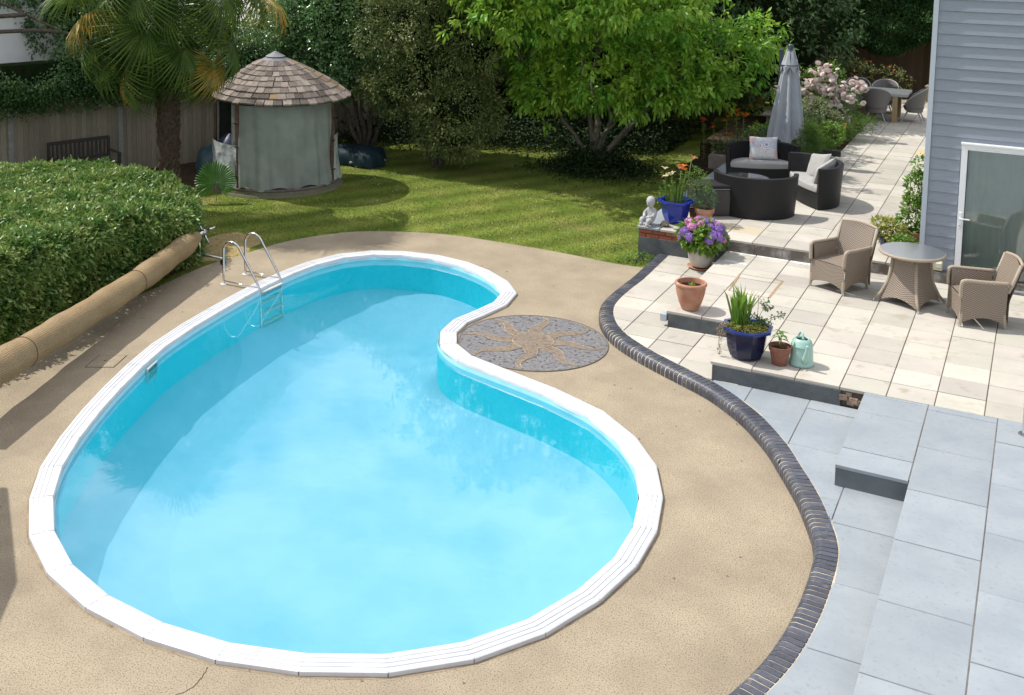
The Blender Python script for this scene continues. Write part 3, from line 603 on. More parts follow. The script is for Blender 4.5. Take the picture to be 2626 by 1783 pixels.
# room behind the glass
M_room = mat('room_wall', (.42, .50, .45), rough=.9); M_cur = mat('net_curtain', (.78, .86, .84), rough=.9)
MB().box((3.6, 4.2, .36), (3.4, 4.4, .05)).build('room_floor', mat('room_floor', (.38, .36, .30), rough=.5), hs)
MB().box((3.6, 6.3, 1.6), (3.4, .06, 2.6)).build('room_wall', M_room, hs)
MB().grid(lambda u, v: (2.93+1.3*u, 1.935+.014*sin(u*60), .42+2.0*v), 90, 2).build('curtain', M_cur, hs, smooth=True); MB().grid(lambda u, v: (2.36+.60*u, 1.96+.006*sin(u*40), .42+2.0*v), 60, 2).build('curtain', mat('pale_backing', (.80, .92, .88), (.70, .82, .78), n=2, rough=.9), hs, smooth=True)  # second sheet is added behind the pane to make the glass paler
MB().cbox((2.125, 1.815, .60), (.13, .09, .13), .01).build('outdoor_socket', mat('cream_plastic', (.55, .52, .36), rough=.4), hs)
MB().cbox((2.14, 1.765, .62), (.075, .02, .07), .006).build('socket_cover', mat('pale_plastic', (.66, .66, .58), rough=.35), hs)

# litter and hairline cracks on the deck
n = 260; lx = RNG.uniform(-8, 2.2, n); ly = RNG.uniform(-12, 1, n); k = in_poly(lx, ly, deck) & ~in_poly(lx, ly, [(p.x, p.y) for p in fine]) & inframe(lx, ly); lx, ly = lx[k], ly[k]
leaves('fallen_leaves', np.stack([lx, ly, np.full(len(lx), .004)], 1), RNG.normal(size=(len(lx), 3))*[1, 1, .15], .032, .018, mat('dead_leaf', (.14, .09, .045), (.22, .15, .08), n=3, rough=.9), up=4, fold=.3, kind='stuff')
def crack(name, pts):
    sp = resample(spline(pts, 6), step=.03); b = MB(); vs = []
    for i, p in enumerate(sp):
        j = Vector((random.gauss(0, .004), random.gauss(0, .004))); w = .0035*(1-i/len(sp))+.0008; vs += [(p.x+j.x-w, p.y+j.y, .0025), (p.x+j.x+w, p.y+j.y, .0025)]
    b.add(vs, [(2*i, 2*i+1, 2*i+3, 2*i+2) for i in range(len(sp)-1)]).build(name, mat('crack_line', (.10, .075, .05), rough=1) if 'crack_line' not in bpy.data.materials else bpy.data.materials['crack_line'], kind='structure')
crack('deck_crack', [(-1.93, -9.93), (-1.88, -10.15), (-1.95, -10.35), (-1.86, -10.6), (-1.9, -10.9)])
crack('deck_crack', [(-6.15, -7.3), (-6.5, -7.25), (-6.8, -7.4), (-7.2, -7.3)])
# ============================================================ fences
M_fence = mat('weathered_board', (.25, .22, .165), (.35, .31, .24), n=3, rough=.95, bump=.5, bn=30, objr=.16, hue=.01, stretch=(30, 30, 2), spec=.15)
M_fence2 = mat('brown_board', (.155, .10, .07), (.11, .075, .05), n=3, rough=.95, bump=.5, bn=30, objr=.2, stretch=(30, 30, 2), spec=.15)
M_conc = mat('concrete_post', (.30, .30, .28), (.22, .22, .2), n=8, rough=.95, bump=.4, bn=60)
def fence(name, label, a, b_, h, m, z0=0, bw=.115, post=2.4, posts=True, group=None):
    A, B = Vector(a), Vector(b_); d = B-A; L_ = d.length; u = d.normalized(); ang = math.atan2(u.y, u.x)
    f = thing(name, label, 'fence', (A.x, A.y, z0), ang, group); nb = int(L_/bw)
    me = MB().add([(-.06, -.022, 0), (.06, -.008, 0), (.06, 0, 0), (-.06, 0, 0), (-.06, -.022, h), (.06, -.008, h), (.06, 0, h), (-.06, 0, h)], [(3, 2, 1, 0), (4, 5, 6, 7), (0, 1, 5, 4), (1, 2, 6, 5), (2, 3, 7, 6), (3, 0, 4, 7)]).mesh('board', m)
    for i in range(nb): inst(me, 'board', f, (bw*(i+.5), random.uniform(-.003, .003), random.uniform(-.012, .012)), (0, 0, random.uniform(-.01, .01)))
    b = MB()
    for z in (.3, h*.5, h-.25): b.box((L_/2, .04, z), (L_, .05, .08))
    b.build('rail', m, f)
    if posts:
        for i in range(int(L_/post)+1): MB().cbox((.9+i*post, -.012, h/2+.02), (.11, .1, h+.04), .008).build('concrete_post', M_conc, f)
    return f
fu = Vector((1.4, 3.7)).normalized(); F0 = Vector((-14.95, .5))
fence('garden_fence', 'tall weathered grey board fence behind the bench and the palm tree', tuple(F0-fu*4.2), tuple(F0+fu*9.8), 1.82, M_fence)
fence('back_fence', 'dark board fence in shade behind the shrubs right of the thatched hut', tuple(F0+fu*9.9), tuple(F0+fu*19.5), 1.82, M_fence2, posts=False)
fence('brown_fence', 'warm brown board fence beyond the roses and dining table', (-4.6, 20.6), (.6, 20.6), 2.25, M_fence2, z0=.2, posts=False)
# ============================================================ leaf materials
def leafm(name, c, c2, n=2.2, rough=.45, isl=.3, trl=.3, spec=.5, hue=.0):
    return mat(name, c, c2, n=n, rough=rough, isl=isl, trl=trl, spec=spec, hue=hue, ramp=(.38, .62))
M_bark = mat('bark', (.085, .065, .05), (.15, .13, .105), n=14, rough=1, bump=1, bn=40, spec=.1)
M_barkL = mat('pale_bark', (.20, .18, .14), (.12, .11, .085), n=10, rough=.95, bump=.8, bn=40, spec=.1)
M_core = mat('shade_core', (.008, .014, .005), (.016, .024, .009), n=9, rough=1, spec=.05)  # near-black solid fill; the shade inside the foliage is put into its colour
M_hedge = leafm('laurel_leaf', (.075, .18, .028), (.25, .33, .085), n=3.2, rough=.38)
M_ivy = leafm('ivy_leaf', (.055, .14, .042), (.11, .21, .06), n=2, rough=.3)
M_cam = leafm('camellia_leaf', (.10, .22, .07), (.16, .29, .10), n=2, rough=.26, spec=.8, trl=.25)
M_olive = leafm('olive_leaf', (.11, .165, .045), (.22, .255, .08), n=1.5, rough=.4, trl=.25)
M_mag = leafm('magnolia_leaf', (.13, .34, .03), (.33, .50, .055), n=1.1, rough=.42, trl=.4)
M_con = leafm('conifer_spray', (.035, .10, .03), (.07, .15, .04), n=1.2, rough=.7, trl=.1, spec=.2)
M_gold = leafm('golden_conifer', (.26, .26, .025), (.36, .22, .03), n=2.5, rough=.6, trl=.3, isl=.3)
M_back = leafm('background_leaf', (.045, .10, .028), (.085, .15, .04), n=.8, rough=.5, trl=.2)
M_lime = leafm('lime_leaf', (.16, .24, .04), (.25, .32, .06), n=1.2, rough=.6, trl=.4)
M_under = leafm('painted_shade_leaf', (.018, .040, .012), (.035, .060, .02), n=2, rough=.6, trl=.1, spec=.15)  # leaf colour darkened to paint the deep shade under the trees
# ivy on top of the fence, hanging over it
nrm = Vector((fu.y, -fu.x))   # towards the garden
def ivy_run(name, label, k0, k1, h0, h1, m, dens, th=.45, ls=.07, cat='ivy'):
    n = int((k1-k0)*dens); kk = RNG.uniform(k0, k1, n); a = RNG.uniform(0, 1, n); prof_ = .75+.25*np.sin(kk*1.7)+.12*np.sin(kk*4.3)
    z = h0+(h1-h0)*a*prof_-.18*(a < .1)*RNG.random(n); r = th*np.sqrt(np.clip(1-(2*a-1)**2*.8, 0, 1))*(1+.25*np.sin(kk*3+z*4))
    x = F0.x+fu.x*kk+nrm.x*r; y = F0.y+fu.y*kk+nrm.y*r; P = np.stack([x, y, z], 1)+RNG.normal(size=(n, 3))*.05
    top = a > .8; P[top, :2] -= np.array([nrm.x, nrm.y])*RNG.uniform(0, .7, (top.sum(), 1))
    D = np.tile([nrm.x, nrm.y, -.5], (n, 1))+RNG.normal(size=(n, 3))*.6
    t = thing(name, label, cat); o = leaves('foliage', P, D, ls, ls*.75, m, t, up=.2)
    MB().box((F0.x+fu.x*(k0+k1)/2-nrm.x*.05, F0.y+fu.y*(k0+k1)/2-nrm.y*.05, (h0+h1*.85)/2+.1), (k1-k0, th*1.0, (h1*.85-h0)), rz=math.atan2(fu.y, fu.x)).build('shade_core', M_core, t)
ivy_run('ivy', 'thick dark glossy ivy spilling over the top of the left fence', -4.2, 5.2, 1.72, 2.95, M_ivy, 2600)
# ============================================================ clipped hedge
HP = [(-12.55, -2.5), (-11.6, -1.75), (-9.9, -1.3), (-9.15, -1.65), (-8.62, -2.6), (-8.6, -4.2), (-8.35, -6.2), (-8.15, -8.5), (-8.0, -11), (-11.5, -11), (-13.2, -6)]
hedge = thing('laurel_hedge', 'big clipped green hedge with flat sunlit top beside the rolled pool cover', 'hedge')
hp_ = resample([Vector(p) for p in spline(HP, 5, True)], n=240, closed=True); HH = 1.22
n = 84000; i = RNG.integers(0, 240, n); a = RNG.random(n); px = np.array([p.x for p in hp_]); py = np.array([p.y for p in hp_]); tx = np.roll(px, -1)-np.roll(px, 1); ty = np.roll(py, -1)-np.roll(py, 1); ln_ = np.hypot(tx, ty); ox, oy = ty/ln_, -tx/ln_
if area([(p.x, p.y) for p in hp_]) and sum(px*np.roll(py, -1)-np.roll(px, -1)*py) < 0: ox, oy = -ox, -oy
lump = .06*np.sin(i*.21)*np.sin(a*5+i*.05)+.04*np.sin(i*.6+a*9)
sh = -.02-.30*np.clip((a-.80)/.2, 0, 1)**2+lump+RNG.normal(size=n)*.05
hz = lambda x, y: 1-.36/(1+np.exp(-(x+9.75)*3.2))/(1+np.exp(-(y+2.9)*2.4))
P1 = np.stack([px[i]+ox[i]*sh, py[i]+oy[i]*sh, .05+a*(HH-.02)*hz(px[i], py[i])], 1); D1 = np.stack([ox[i], oy[i], np.full(n, -.1)], 1)+RNG.normal(size=(n, 3))*.7
n2 = 76000; x = RNG.uniform(-13.2, -7.9, n2); y = RNG.uniform(-9.5, -.9, n2); k = in_poly(x, y, [(p.x, p.y) for p in hp_]) & inframe(x, y, 1.2); x, y = x[k], y[k]; n2 = len(x)
z = HH*hz(x, y)+.04+.04*np.sin(x*2.1+y)*np.sin(y*1.7)+.025*np.sin(x*5.3-y*3)+RNG.normal(size=n2)*.035
dc = np.min(np.hypot(x[:, None]-px[None, ::6], y[:, None]-py[None, ::6]), 1); z -= .26*np.clip(1-dc/.35, 0, 1)**2
P2 = np.stack([x, y, z], 1); D2 = RNG.normal(size=(n2, 3)); D2[:, 2] = np.abs(D2[:, 2])*.8+.25
keep = inframe(P1[:, 0], P1[:, 1], .6, .08)
leaves('foliage', np.concatenate([P1[keep], P2]), np.concatenate([D1[keep], D2]), .085, .036, M_hedge, hedge, oval=True, up=.35, bend=.1)
MB().prism(inset([(p.x, p.y) for p in hp_[::6]] if sum(px*np.roll(py, -1)-np.roll(px, -1)*py) > 0 else [(p.x, p.y) for p in hp_[::6]][::-1], .16), 0, HH-.52).build('shade_core', M_core, hedge)
MB().prism([(p.x, p.y) for p in hp_[::4]], -.02, .01).build('hedge_soil', M_soil, hedge)
# ============================================================ trees and shrubs
def tree(name, label, cat, base, blobs, ncl, per, spread, ll, lw, m, trunk=None, oval=False, r0=.09, bark=None, tips=None, core=None, **kw):
    t = thing(name, label, cat, (base[0], base[1], 0)); bx = [(a[0]-base[0], a[1]-base[1], *a[2:]) for a in blobs]
    P, D, C = crown(bx, ncl, per, spread, **kw); leaves('foliage', P, D, ll, lw, m, t, oval=oval)
    tips = tips or [(b[0], b[1], b[2]) for b in bx]
    b = MB(); limbs(b, (0, 0, -.05), tips, r0); 
    for c in C[::max(1, len(C)//60)]:
        q = min(tips, key=lambda s: (s[0]-c[0])**2+(s[1]-c[1])**2+(s[2]-c[2])**2); b.tube([q, ((q[0]+c[0])/2, (q[1]+c[1])/2, (q[2]+c[2])/2-.05), tuple(c)], [.018, .012, .005], 4)
    b.build('trunk', bark or M_bark, t, smooth=True)
    if core:
        b = MB()
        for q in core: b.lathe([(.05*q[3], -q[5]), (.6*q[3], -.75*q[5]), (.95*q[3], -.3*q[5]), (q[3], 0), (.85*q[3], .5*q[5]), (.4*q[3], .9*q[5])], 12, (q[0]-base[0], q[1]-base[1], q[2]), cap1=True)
        b.build('shade_core', M_core, t)
    return t
# bright broadleaf tree
MG = (-5.55, 7.85)
mblobs = [(-5.6, 7.9, 2.6, 1.7, 1.5, 1.0), (-6.7, 7.5, 2.45, .95, 1.0, .9), (-6.5, 7.9, 3.6, 1.5, 1.4, 1.1), (-4.2, 8.4, 2.4, 1.4, 1.2, .75), (-3.0, 8.9, 2.75, 1.1, 1.0, .62), (-4.6, 8.3, 3.5, 1.5, 1.3, .9), (-5.0, 7.3, 2.1, 1.1, .9, .55), (-6.4, 7.1, 2.0, .9, .8, .6), (-3.4, 8.3, 2.1, .8, .8, .45), (-5.5, 8.2, 4.9, 1.6, 1.5, 1.1), (-2.45, 9.2, 3.2, .7, .7, .4), (-3.9, 7.7, 2.0, .7, .7, .4), (-6.6, 5.9, 3.9, 1.25, 1.1, .75), (-5.3, 5.9, 4.2, 1.3, 1.2, .7), (-7.2, 6.1, 4.5, 1.1, 1.0, .7), (-4.1, 6.6, 4.1, 1.2, 1.1, .7), (-7.6, 6.0, 5.4, 1.5, 1.3, .75), (-5.9, 5.2, 5.3, 1.4, 1.1, .6), (-4.5, 6.3, 5.1, 1.3, 1.2, .65), (-6.6, 4.6, 5.6, 1.1, .9, .45)]  # highest blobs are unseen canopy added to shade the lawn
tree('broadleaf_tree', 'bright lime green broadleaf tree with several pale stems over the lawn', 'tree', MG, mblobs, 3100, 18, .21, .155, .064, M_mag, oval=True, r0=.075, bark=M_barkL, lump=.40, shell=(.6, 1.06), cull=.68, droop=-.3,
     tips=[(-1.3, -.6, 2.1), (1.5, .5, 2.3), (.1, .1, 2.9), (-.5, .1, 3.8), (.7, .2, 3.0), (2.4, 1.0, 2.8), (-.2, .4, 5.0), (.6, -.4, 1.6)])
# olive brown bushy tree
OB = (-8.76, 6.1)
oblobs = [(-9.0, 6.2, 2.3, 1.3, 1.1, 1.05), (-8.3, 6.1, 1.4, 1.05, .9, .8), (-9.5, 6.2, 3.2, 1.25, 1.1, 1.1), (-8.2, 6.5, 3.0, 1.25, 1.1, 1.1), (-9.6, 5.8, 1.85, .85, .7, .6), (-8.2, 5.9, .85, .65, .6, .5), (-9.0, 6.4, 4.2, 1.3, 1.2, .9)]
tree('olive_tree', 'dull olive brown small leaved tree between the bright tree and glossy shrub', 'tree', OB, oblobs, 5000, 20, .2, .07, .034, M_olive, r0=.07, lump=.2, shell=(.6, 1.03), cull=.75, core=[(a[0], a[1]+.15, a[2], a[3]*.6, a[4]*.6, a[5]*.6) for a in oblobs])
# glossy camellia
cb = [(-11.2, 6.3, 2.55, 1.15, 1.0, 1.0), (-10.1, 6.4, 2.5, 1.0, .9, .9), (-11.9, 6.3, 3.3, 1.2, 1.1, .95), (-10.6, 6.9, 3.6, 1.3, 1.1, 1.0), (-12.6, 6.4, 2.6, .9, .8, .8), (-9.75, 6.1, 1.75, .55, .5, .5)]
tree('camellia', 'dark glossy leaved camellia behind the shingle roof glinting in sun', 'shrub', (-11, 6.6), cb, 5200, 16, .2, .092, .056, M_cam, oval=False, r0=.07, lump=.2, core=[(a[0], a[1]+.2, a[2], a[3]*.68, a[4]*.68, a[5]*.68) for a in cb])
# golden conifer bush
gb = [(-5.2, 17.0, .95, .95, .8, 1.0), (-4.6, 17.1, .8, .7, .7, .8), (-5.9, 17.0, .8, .7, .7, .8)]
tree('golden_shrub', 'yellow and orange tipped feathery conifer bush below the bright tree', 'shrub', (-5.2, 17), gb, 900, 16, .16, .12, .03, M_gold, r0=.05, droop=.55, core=[(a[0], a[1]+.1, a[2], a[3]*.7, a[4]*.7, a[5]*.8) for a in gb])
# tall dark conifer hedge across the back right
def wall_of_leaves(name, label, cat, x0, x1, y, z0, z1, depth, n, ll, lw, m, under=None, cy=0):
    xx = RNG.uniform(x0, x1, n); a = RNG.random(n); z = z0+(z1-z0)*a
    if under is not None: z = np.maximum(z, under(xx)+RNG.normal(size=n)*.08)
    rel = .28*np.sin(xx*1.9+1.3*np.sin(z*1.1))*np.sin(z*2.3+xx*.7)+.16*np.sin(xx*5.1+z*3)*np.sin(z*6.1-xx*2)+RNG.normal(size=n)*.07
    yy = y-rel-.25*np.sin(PI*a)+cy*(xx-x0); P = np.stack([xx, yy, z], 1); D = np.stack([RNG.normal(size=n)*.6, -1+RNG.normal(size=n)*.35, -.45+RNG.normal(size=n)*.5], 1)
    t = thing(name, label, cat); leaves('foliage', P, D, ll, lw, m, t, up=.2)
    return t
und = lambda x: np.where(x < -3.2, .2, 2.0+.25*np.sin(x*2.2)+.1*(x+3))
ch_ = wall_of_leaves('conifer_hedge', 'tall dark green conifer hedge overhanging the brown fence at back right', 'hedge', -5.6, 3.2, 19.6, .2, 6.2, 1.2, 95000, .13, .035, M_con, under=und)
b = MB(); b.box((-4.4, 20.3, 3.2), (2.6, .7, 6)); b.box((0, 20.45, 4.5), (6.6, .7, 3.3)); b.build('shade_core', M_core, ch_)
for q, (x, y) in enumerate(((.95, 20.2), (1.75, 20.4), (2.5, 20.1))): limb = MB().tube([(x, y, .2), (x+.04, y, 1.4), (x-.02, y+.1, 3.2)], [.13, .11, .09], 8).build('trunk', M_bark, ch_, smooth=True)
# backdrop of background trees (each its own crown) so that nothing but foliage closes the view and mirrors in the pool
bgt = [(-12.5, 12.5, 3.4, 2.6), (-9.8, 12.2, 4.2, 2.6), (-7.2, 12.8, 3.9, 2.7), (-4.8, 14.5, 4.4, 2.7), (-16.3, 9.6, 3.4, 1.9), (-2.4, 24, 5.2, 2.3), (1.4, 24.5, 5.6, 2.4), (-6.9, 17.5, 4.4, 2.6), (5.2, 24, 4.6, 2.3)]
lbl = ['dark tree crown behind the camellia at the back of the garden', 'dark tree behind the olive coloured tree', 'deep green tree hidden in shade behind the bright broadleaf crown', 'dark tree right behind the bright broadleaf tree', 'sparse green tree above the fence left of the shingle roof', 'tall dark tree behind the conifer hedge, left one', 'tall dark tree behind the conifer hedge near the house corner', 'dark tree left of the conifer hedge', 'dark tree hidden behind the grey house']
for q, (x, y, z, r) in enumerate(bgt):
    bl_ = [(x, y, z, r, r*.8, z*.62), (x-.5*r, y, z*.6, r*.8, r*.7, z*.45), (x+.55*r, y+.2, z*.65, r*.8, r*.7, z*.45), (x, y+.3, z*1.35, r*.75, r*.7, z*.35)]
    sp_ = 1 if q != 4 else .35
    tree('background_tree', lbl[q], 'tree', (x, y), bl_, int(1500*sp_), 12, .3, .13, .06, M_back, r0=.16, lump=.2, shell=(.75, 1.03), side=lambda C, x=x, y=y: (C[:, 1]) < .9, core=None if q == 4 else [(a[0], a[1]+.2, a[2], a[3]*.74, a[4]*.7, a[5]*.8) for a in bl_], group=None) if False else tree('background_tree', lbl[q], 'tree', (x, y), bl_, int(2600*sp_), 12, .3, .17, .085, M_back if q != 4 else M_lime, r0=.16, lump=.2, shell=(.75, 1.03), side=lambda C: (C[:, 1]) < .9, core=None if q == 4 else [(a[0], a[1]+.2, a[2], a[3]*.74, a[4]*.7, a[5]*.8) for a in bl_])
# undergrowth under the trees, its deep shade put into the leaf colour
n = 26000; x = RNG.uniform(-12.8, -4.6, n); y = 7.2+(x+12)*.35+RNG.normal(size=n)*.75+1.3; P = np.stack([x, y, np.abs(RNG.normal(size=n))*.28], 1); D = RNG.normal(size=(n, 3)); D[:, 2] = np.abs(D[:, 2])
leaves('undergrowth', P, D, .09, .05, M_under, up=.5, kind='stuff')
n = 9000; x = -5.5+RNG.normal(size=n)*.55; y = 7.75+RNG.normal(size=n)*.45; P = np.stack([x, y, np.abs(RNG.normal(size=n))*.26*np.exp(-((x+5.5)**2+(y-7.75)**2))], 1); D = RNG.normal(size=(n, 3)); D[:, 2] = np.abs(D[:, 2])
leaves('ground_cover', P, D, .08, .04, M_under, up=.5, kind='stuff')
# climbing branches in front of the neighbour's white wall
bt = thing('bare_branch', 'thin bare branches crossing in front of the white house wall at top left', 'branch', (-15.6, .3, 0)); b = MB()
for pts, r in (([(-2.5, -.4, 4.6), (-.9, .0, 3.9), (.1, .9, 3.2), (.5, 1.6, 2.7)], .028), ([(-2.2, -1.4, 3.4), (-1, -.4, 3.48), (-.2, .3, 3.55)], .05), ([(-.9, .1, 3.15), (-.1, .7, 3.18), (.4, 1.0, 3.1)], .045), ([(-1.3, -.3, 4.3), (-.9, -.1, 3.5), (-.7, .0, 2.8)], .012), ([(.5, 1.6, 2.7), (.6, 1.8, 1.9)], .03)): b.tube([tuple(v) for v in spline(pts, 4)], r, 6)
b.build('twigs', M_bark, bt, smooth=True)
P, D, _ = crown([(.2, 1.6, 3.6, .9, .8, .9), (-.9, .2, 4.0, .7, .3, .25), (1.0, 2.4, 3.3, .9, .9, .9)], 420, 10, .16, lump=.3); leaves('leaves', P, D, .07, .045, M_ivy, bt)
# neighbours' houses
M_wht = mat('white_render', (.84, .84, .84), (.78, .78, .79), n=2, rough=.9)
nh = thing('white_house', 'neighbour\'s white rendered house wall with a dark plinth, top left corner', 'house', (-27.5, 4, 0), rad(-25))
MB().box((0, 0, 3.0), (22, 6, 7)).build('wall', M_wht, nh); MB().box((0, -3.02, 1.55), (22.04, .06, .35)).build('plinth', mat('black_plinth', (.02, .02, .04), rough=.7), nh)
MB().box((.2, -3.08, 3.6), (.35, .12, .3)).build('wall_lamp', M_dark, nh); MB().box((-2.2, -3.06, 3.6), (.35, .1, 6)).build('downpipe', M_dark, nh)
MB().prism([(-11.4, -3.6), (11.4, -3.6), (11.4, 3.5), (-11.4, 3.5)], 6.5, 6.7).build('roof', mat('roof_tile', (.16, .12, .1), rough=.9), nh)
nh2 = thing('pale_house', 'neighbour\'s pale house wall with a dark window seen between palm and camellia', 'house', (-25.5, 19.5, 0), rad(-25))
MB().box((0, 0, 2.2), (16, 5, 5.6)).build('wall', M_wht, nh2); MB().box((0, -2.62, .9), (12, .15, .16)).build('gutter', mat('gutter', (.2, .19, .2), rough=.5), nh2)
for q in range(3):
    w_ = MB().cbox((-3.4+2.6*q, -2.52, 1.9), (1.0, .08, .9), .01).build('window', M_upvc, nh2); MB().box((-3.4+2.6*q, -2.57, 1.9), (.84, .02, .74)).build('window_pane', mat('dark_glass', (.03, .035, .045), rough=.1, spec=.8), w_)
MB().prism([(-6.4, -3), (6.4, -3), (6.4, 3), (-6.4, 3)], 5, 5.2).build('roof', mat('roof_tile2', (.16, .12, .1), rough=.9), nh2)
lime = [(-15.6, 9.3, 2.0, 1.5, .9, 1.2), (-14.2, 10.4, 2.0, 1.5, .9, 1.3), (-17.1, 8.2, 2.0, 1.4, .8, 1.2)]
sb2 = [(-16.6, 2.2, 3.3, .9, .9, .9), (-16.3, 3.4, 3.0, .9, .8, .8), (-16.9, 1.4, 4.2, .7, .7, .6)]
tree('fence_tree', 'dark leafy tree beyond the fence between the white house and the palm', 'tree', (-16.6, 2.4), sb2, 900, 14, .2, .09, .055, M_ivy, r0=.08, core=[(a[0], a[1], a[2], a[3]*.6, a[4]*.6, a[5]*.6) for a in sb2])
tree('lime_shrub', 'sunny yellow green shrub beyond the fence just above the shingle roof', 'shrub', (-15.5, 9.5), lime, 1300, 14, .2, .09, .045, M_lime, r0=.05, core=[(a[0], a[1]+.1, a[2], a[3]*.7, a[4]*.7, a[5]*.75) for a in lime])
# ============================================================ palm
M_palm = mat('palm_leaf', (.055, .11, .018), (.105, .16, .03), n=2.5, rough=.5, isl=.35, trl=.3, spec=.22)
M_palmY = mat('yellowing_palm_leaf', (.46, .27, .03), (.22, .24, .04), n=5, rough=.5, isl=.3, trl=.3)
M_palmB = mat('palm_fibre', (.045, .030, .022), (.10, .072, .052), n=16, rough=1, bump=1, bn=50, spec=.1, dist=.03)
M_pet = mat('palm_petiole', (.13, .16, .05), (.2, .2, .08), n=6, rough=.5)
PX, PY = -11.45, .20
palm = thing('fan_palm', 'tall fan palm with fibrous brown trunk and drooping fronds left of the hut', 'palm tree', (PX, PY, 0))
def wob(a, z): return 1+.05*sin(a*5+z*9)+.05*sin(a*9-z*23)+.04*sin(z*40)
MB().lathe([(.20, -.05), (.185, .2)]+[(.165+.055*min(1, z/1.7)*(1 if z < 2.4 else .8)+.012*sin(z*31), z) for z in [.3+.11*i for i in range(37)]]+[(.1, 4.6)], 20, wob=wob).build('trunk', M_palmB, palm, smooth=True)
b = MB()
for q in range(70):
    a = random.uniform(0, 2*PI); z = random.uniform(.2, 2.3); r = .2; b.tube([(r*cos(a), r*sin(a), z), ((r+.03)*cos(a+.12), (r+.03)*sin(a+.12), z+random.uniform(.03, .12)), ((r+.06)*cos(a+.2), (r+.06)*sin(a+.2), z+random.uniform(.05, .16))], [.014, .011, .004], 4)
b.build('old_leaf_base', mat('leaf_base', (.10, .08, .06), rough=.9), palm, kind='stuff')
def fan(R, seg, droop, cup=.35, spread=2.45, seed=0, fr_=.48):
    """fan blade in local space: hub at the origin, pointing along +x, z up"""
    r = random.Random(seed); vs = []; fs = []
    for i in range(seg):
        a = -spread+2*spread*i/(seg-1); Ls = R*(.80+.20*cos(a*.55))*r.uniform(.92, 1.04); w = 2*spread/(seg-1)*.5
        dx, dy = cos(a), sin(a); pw = r.uniform(.7, 1.35)
        def pt(t, off_, lift=0):
            x = dx*Ls*t-dy*off_; y = dy*Ls*t+dx*off_; z = -cup*Ls*t*t*.35*abs(sin(a*.5))-droop*pw*max(0, t-.35)**2*Ls*1.3+lift; sh_ = 1-.28*droop*pw*max(0, t-.35)**2
            return (x*sh_, y*sh_, z)
        k = len(vs); hw = Ls*fr_*math.tan(w)*.92
        vs += [pt(.02, 0), pt(fr_*.6, -hw*.6, 0), pt(fr_*.6, 0, .022), pt(fr_*.6, hw*.6, 0), pt(fr_, -hw*.9, 0), pt(fr_, 0, .025), pt(fr_, hw*.9, 0), pt(fr_+(1-fr_)*.58, -hw*(.42 if fr_ < .6 else .6)), pt(fr_+(1-fr_)*.58, 0, .014), pt(fr_+(1-fr_)*.58, hw*(.42 if fr_ < .6 else .6)), pt(1.0, 0)]
        fs += [(k, k+1, k+2), (k, k+2, k+3), (k+1, k+4, k+5, k+2), (k+2, k+5, k+6, k+3), (k+4, k+7, k+8, k+5), (k+5, k+8, k+9, k+6), (k+7, k+10, k+8), (k+8, k+10, k+9)]
    return vs, fs
fans = [MB().add(*fan(1.06, 44, d, seed=s)).mesh('fan_blade', m) for d, s, m in ((.9, 1, M_palm), (.5, 2, M_palm), (1.3, 3, M_palm), (.9, 4, M_palmY))]
def frond(hub, axis, kind, start=(0, 0, 4.5), sc=1.0, roll=0):
    """petiole from the crown to the hub, blade hanging along axis"""
    s = Vector(start); h = Vector(hub); ax = Vector(axis).normalized(); midp = s.lerp(h, .55)+Vector((0, 0, .22))
    pts = [tuple(v) for v in spline([s, midp, h], 4)]
    o = MB().tube(pts, [.02+(.009-.02)*i/(len(pts)-1) for i in range(len(pts))], 5).build('frond', M_pet, palm, smooth=True)
    side = ax.cross(Vector((0, 0, 1))); side = side.normalized() if side.length > .05 else Vector((1, 0, 0)); up_v = side.cross(ax); 
    R3 = Matrix((ax, -side, up_v)).transposed() @ Matrix.Rotation(roll, 3, 'X')
    f = bpy.data.objects.new('fan_blade', fans[kind]); COL.objects.link(f); f.parent = o; f.matrix_local = Matrix.Translation(h) @ R3.to_4x4() @ Matrix.Scale(sc, 4)
def atp(dx, dy, depth=0):     # point on the vertical plane through the palm facing the camera, from image position; depth metres towards the camera
    s_ = 2626/2324; d = AR*((dx*s_-CX)/CF)-AU*((dy*s_-CY)/CF)+AF; base = np.array([PX, PY]); dd = (base-CP[:2]); k = (dd@d[:2])/(d[:2]@d[:2]); q = CP+k*d; q = q-(q-CP)/np.linalg.norm(q-CP)*depth
    return Vector((q[0]-PX, q[1]-PY, q[2]))
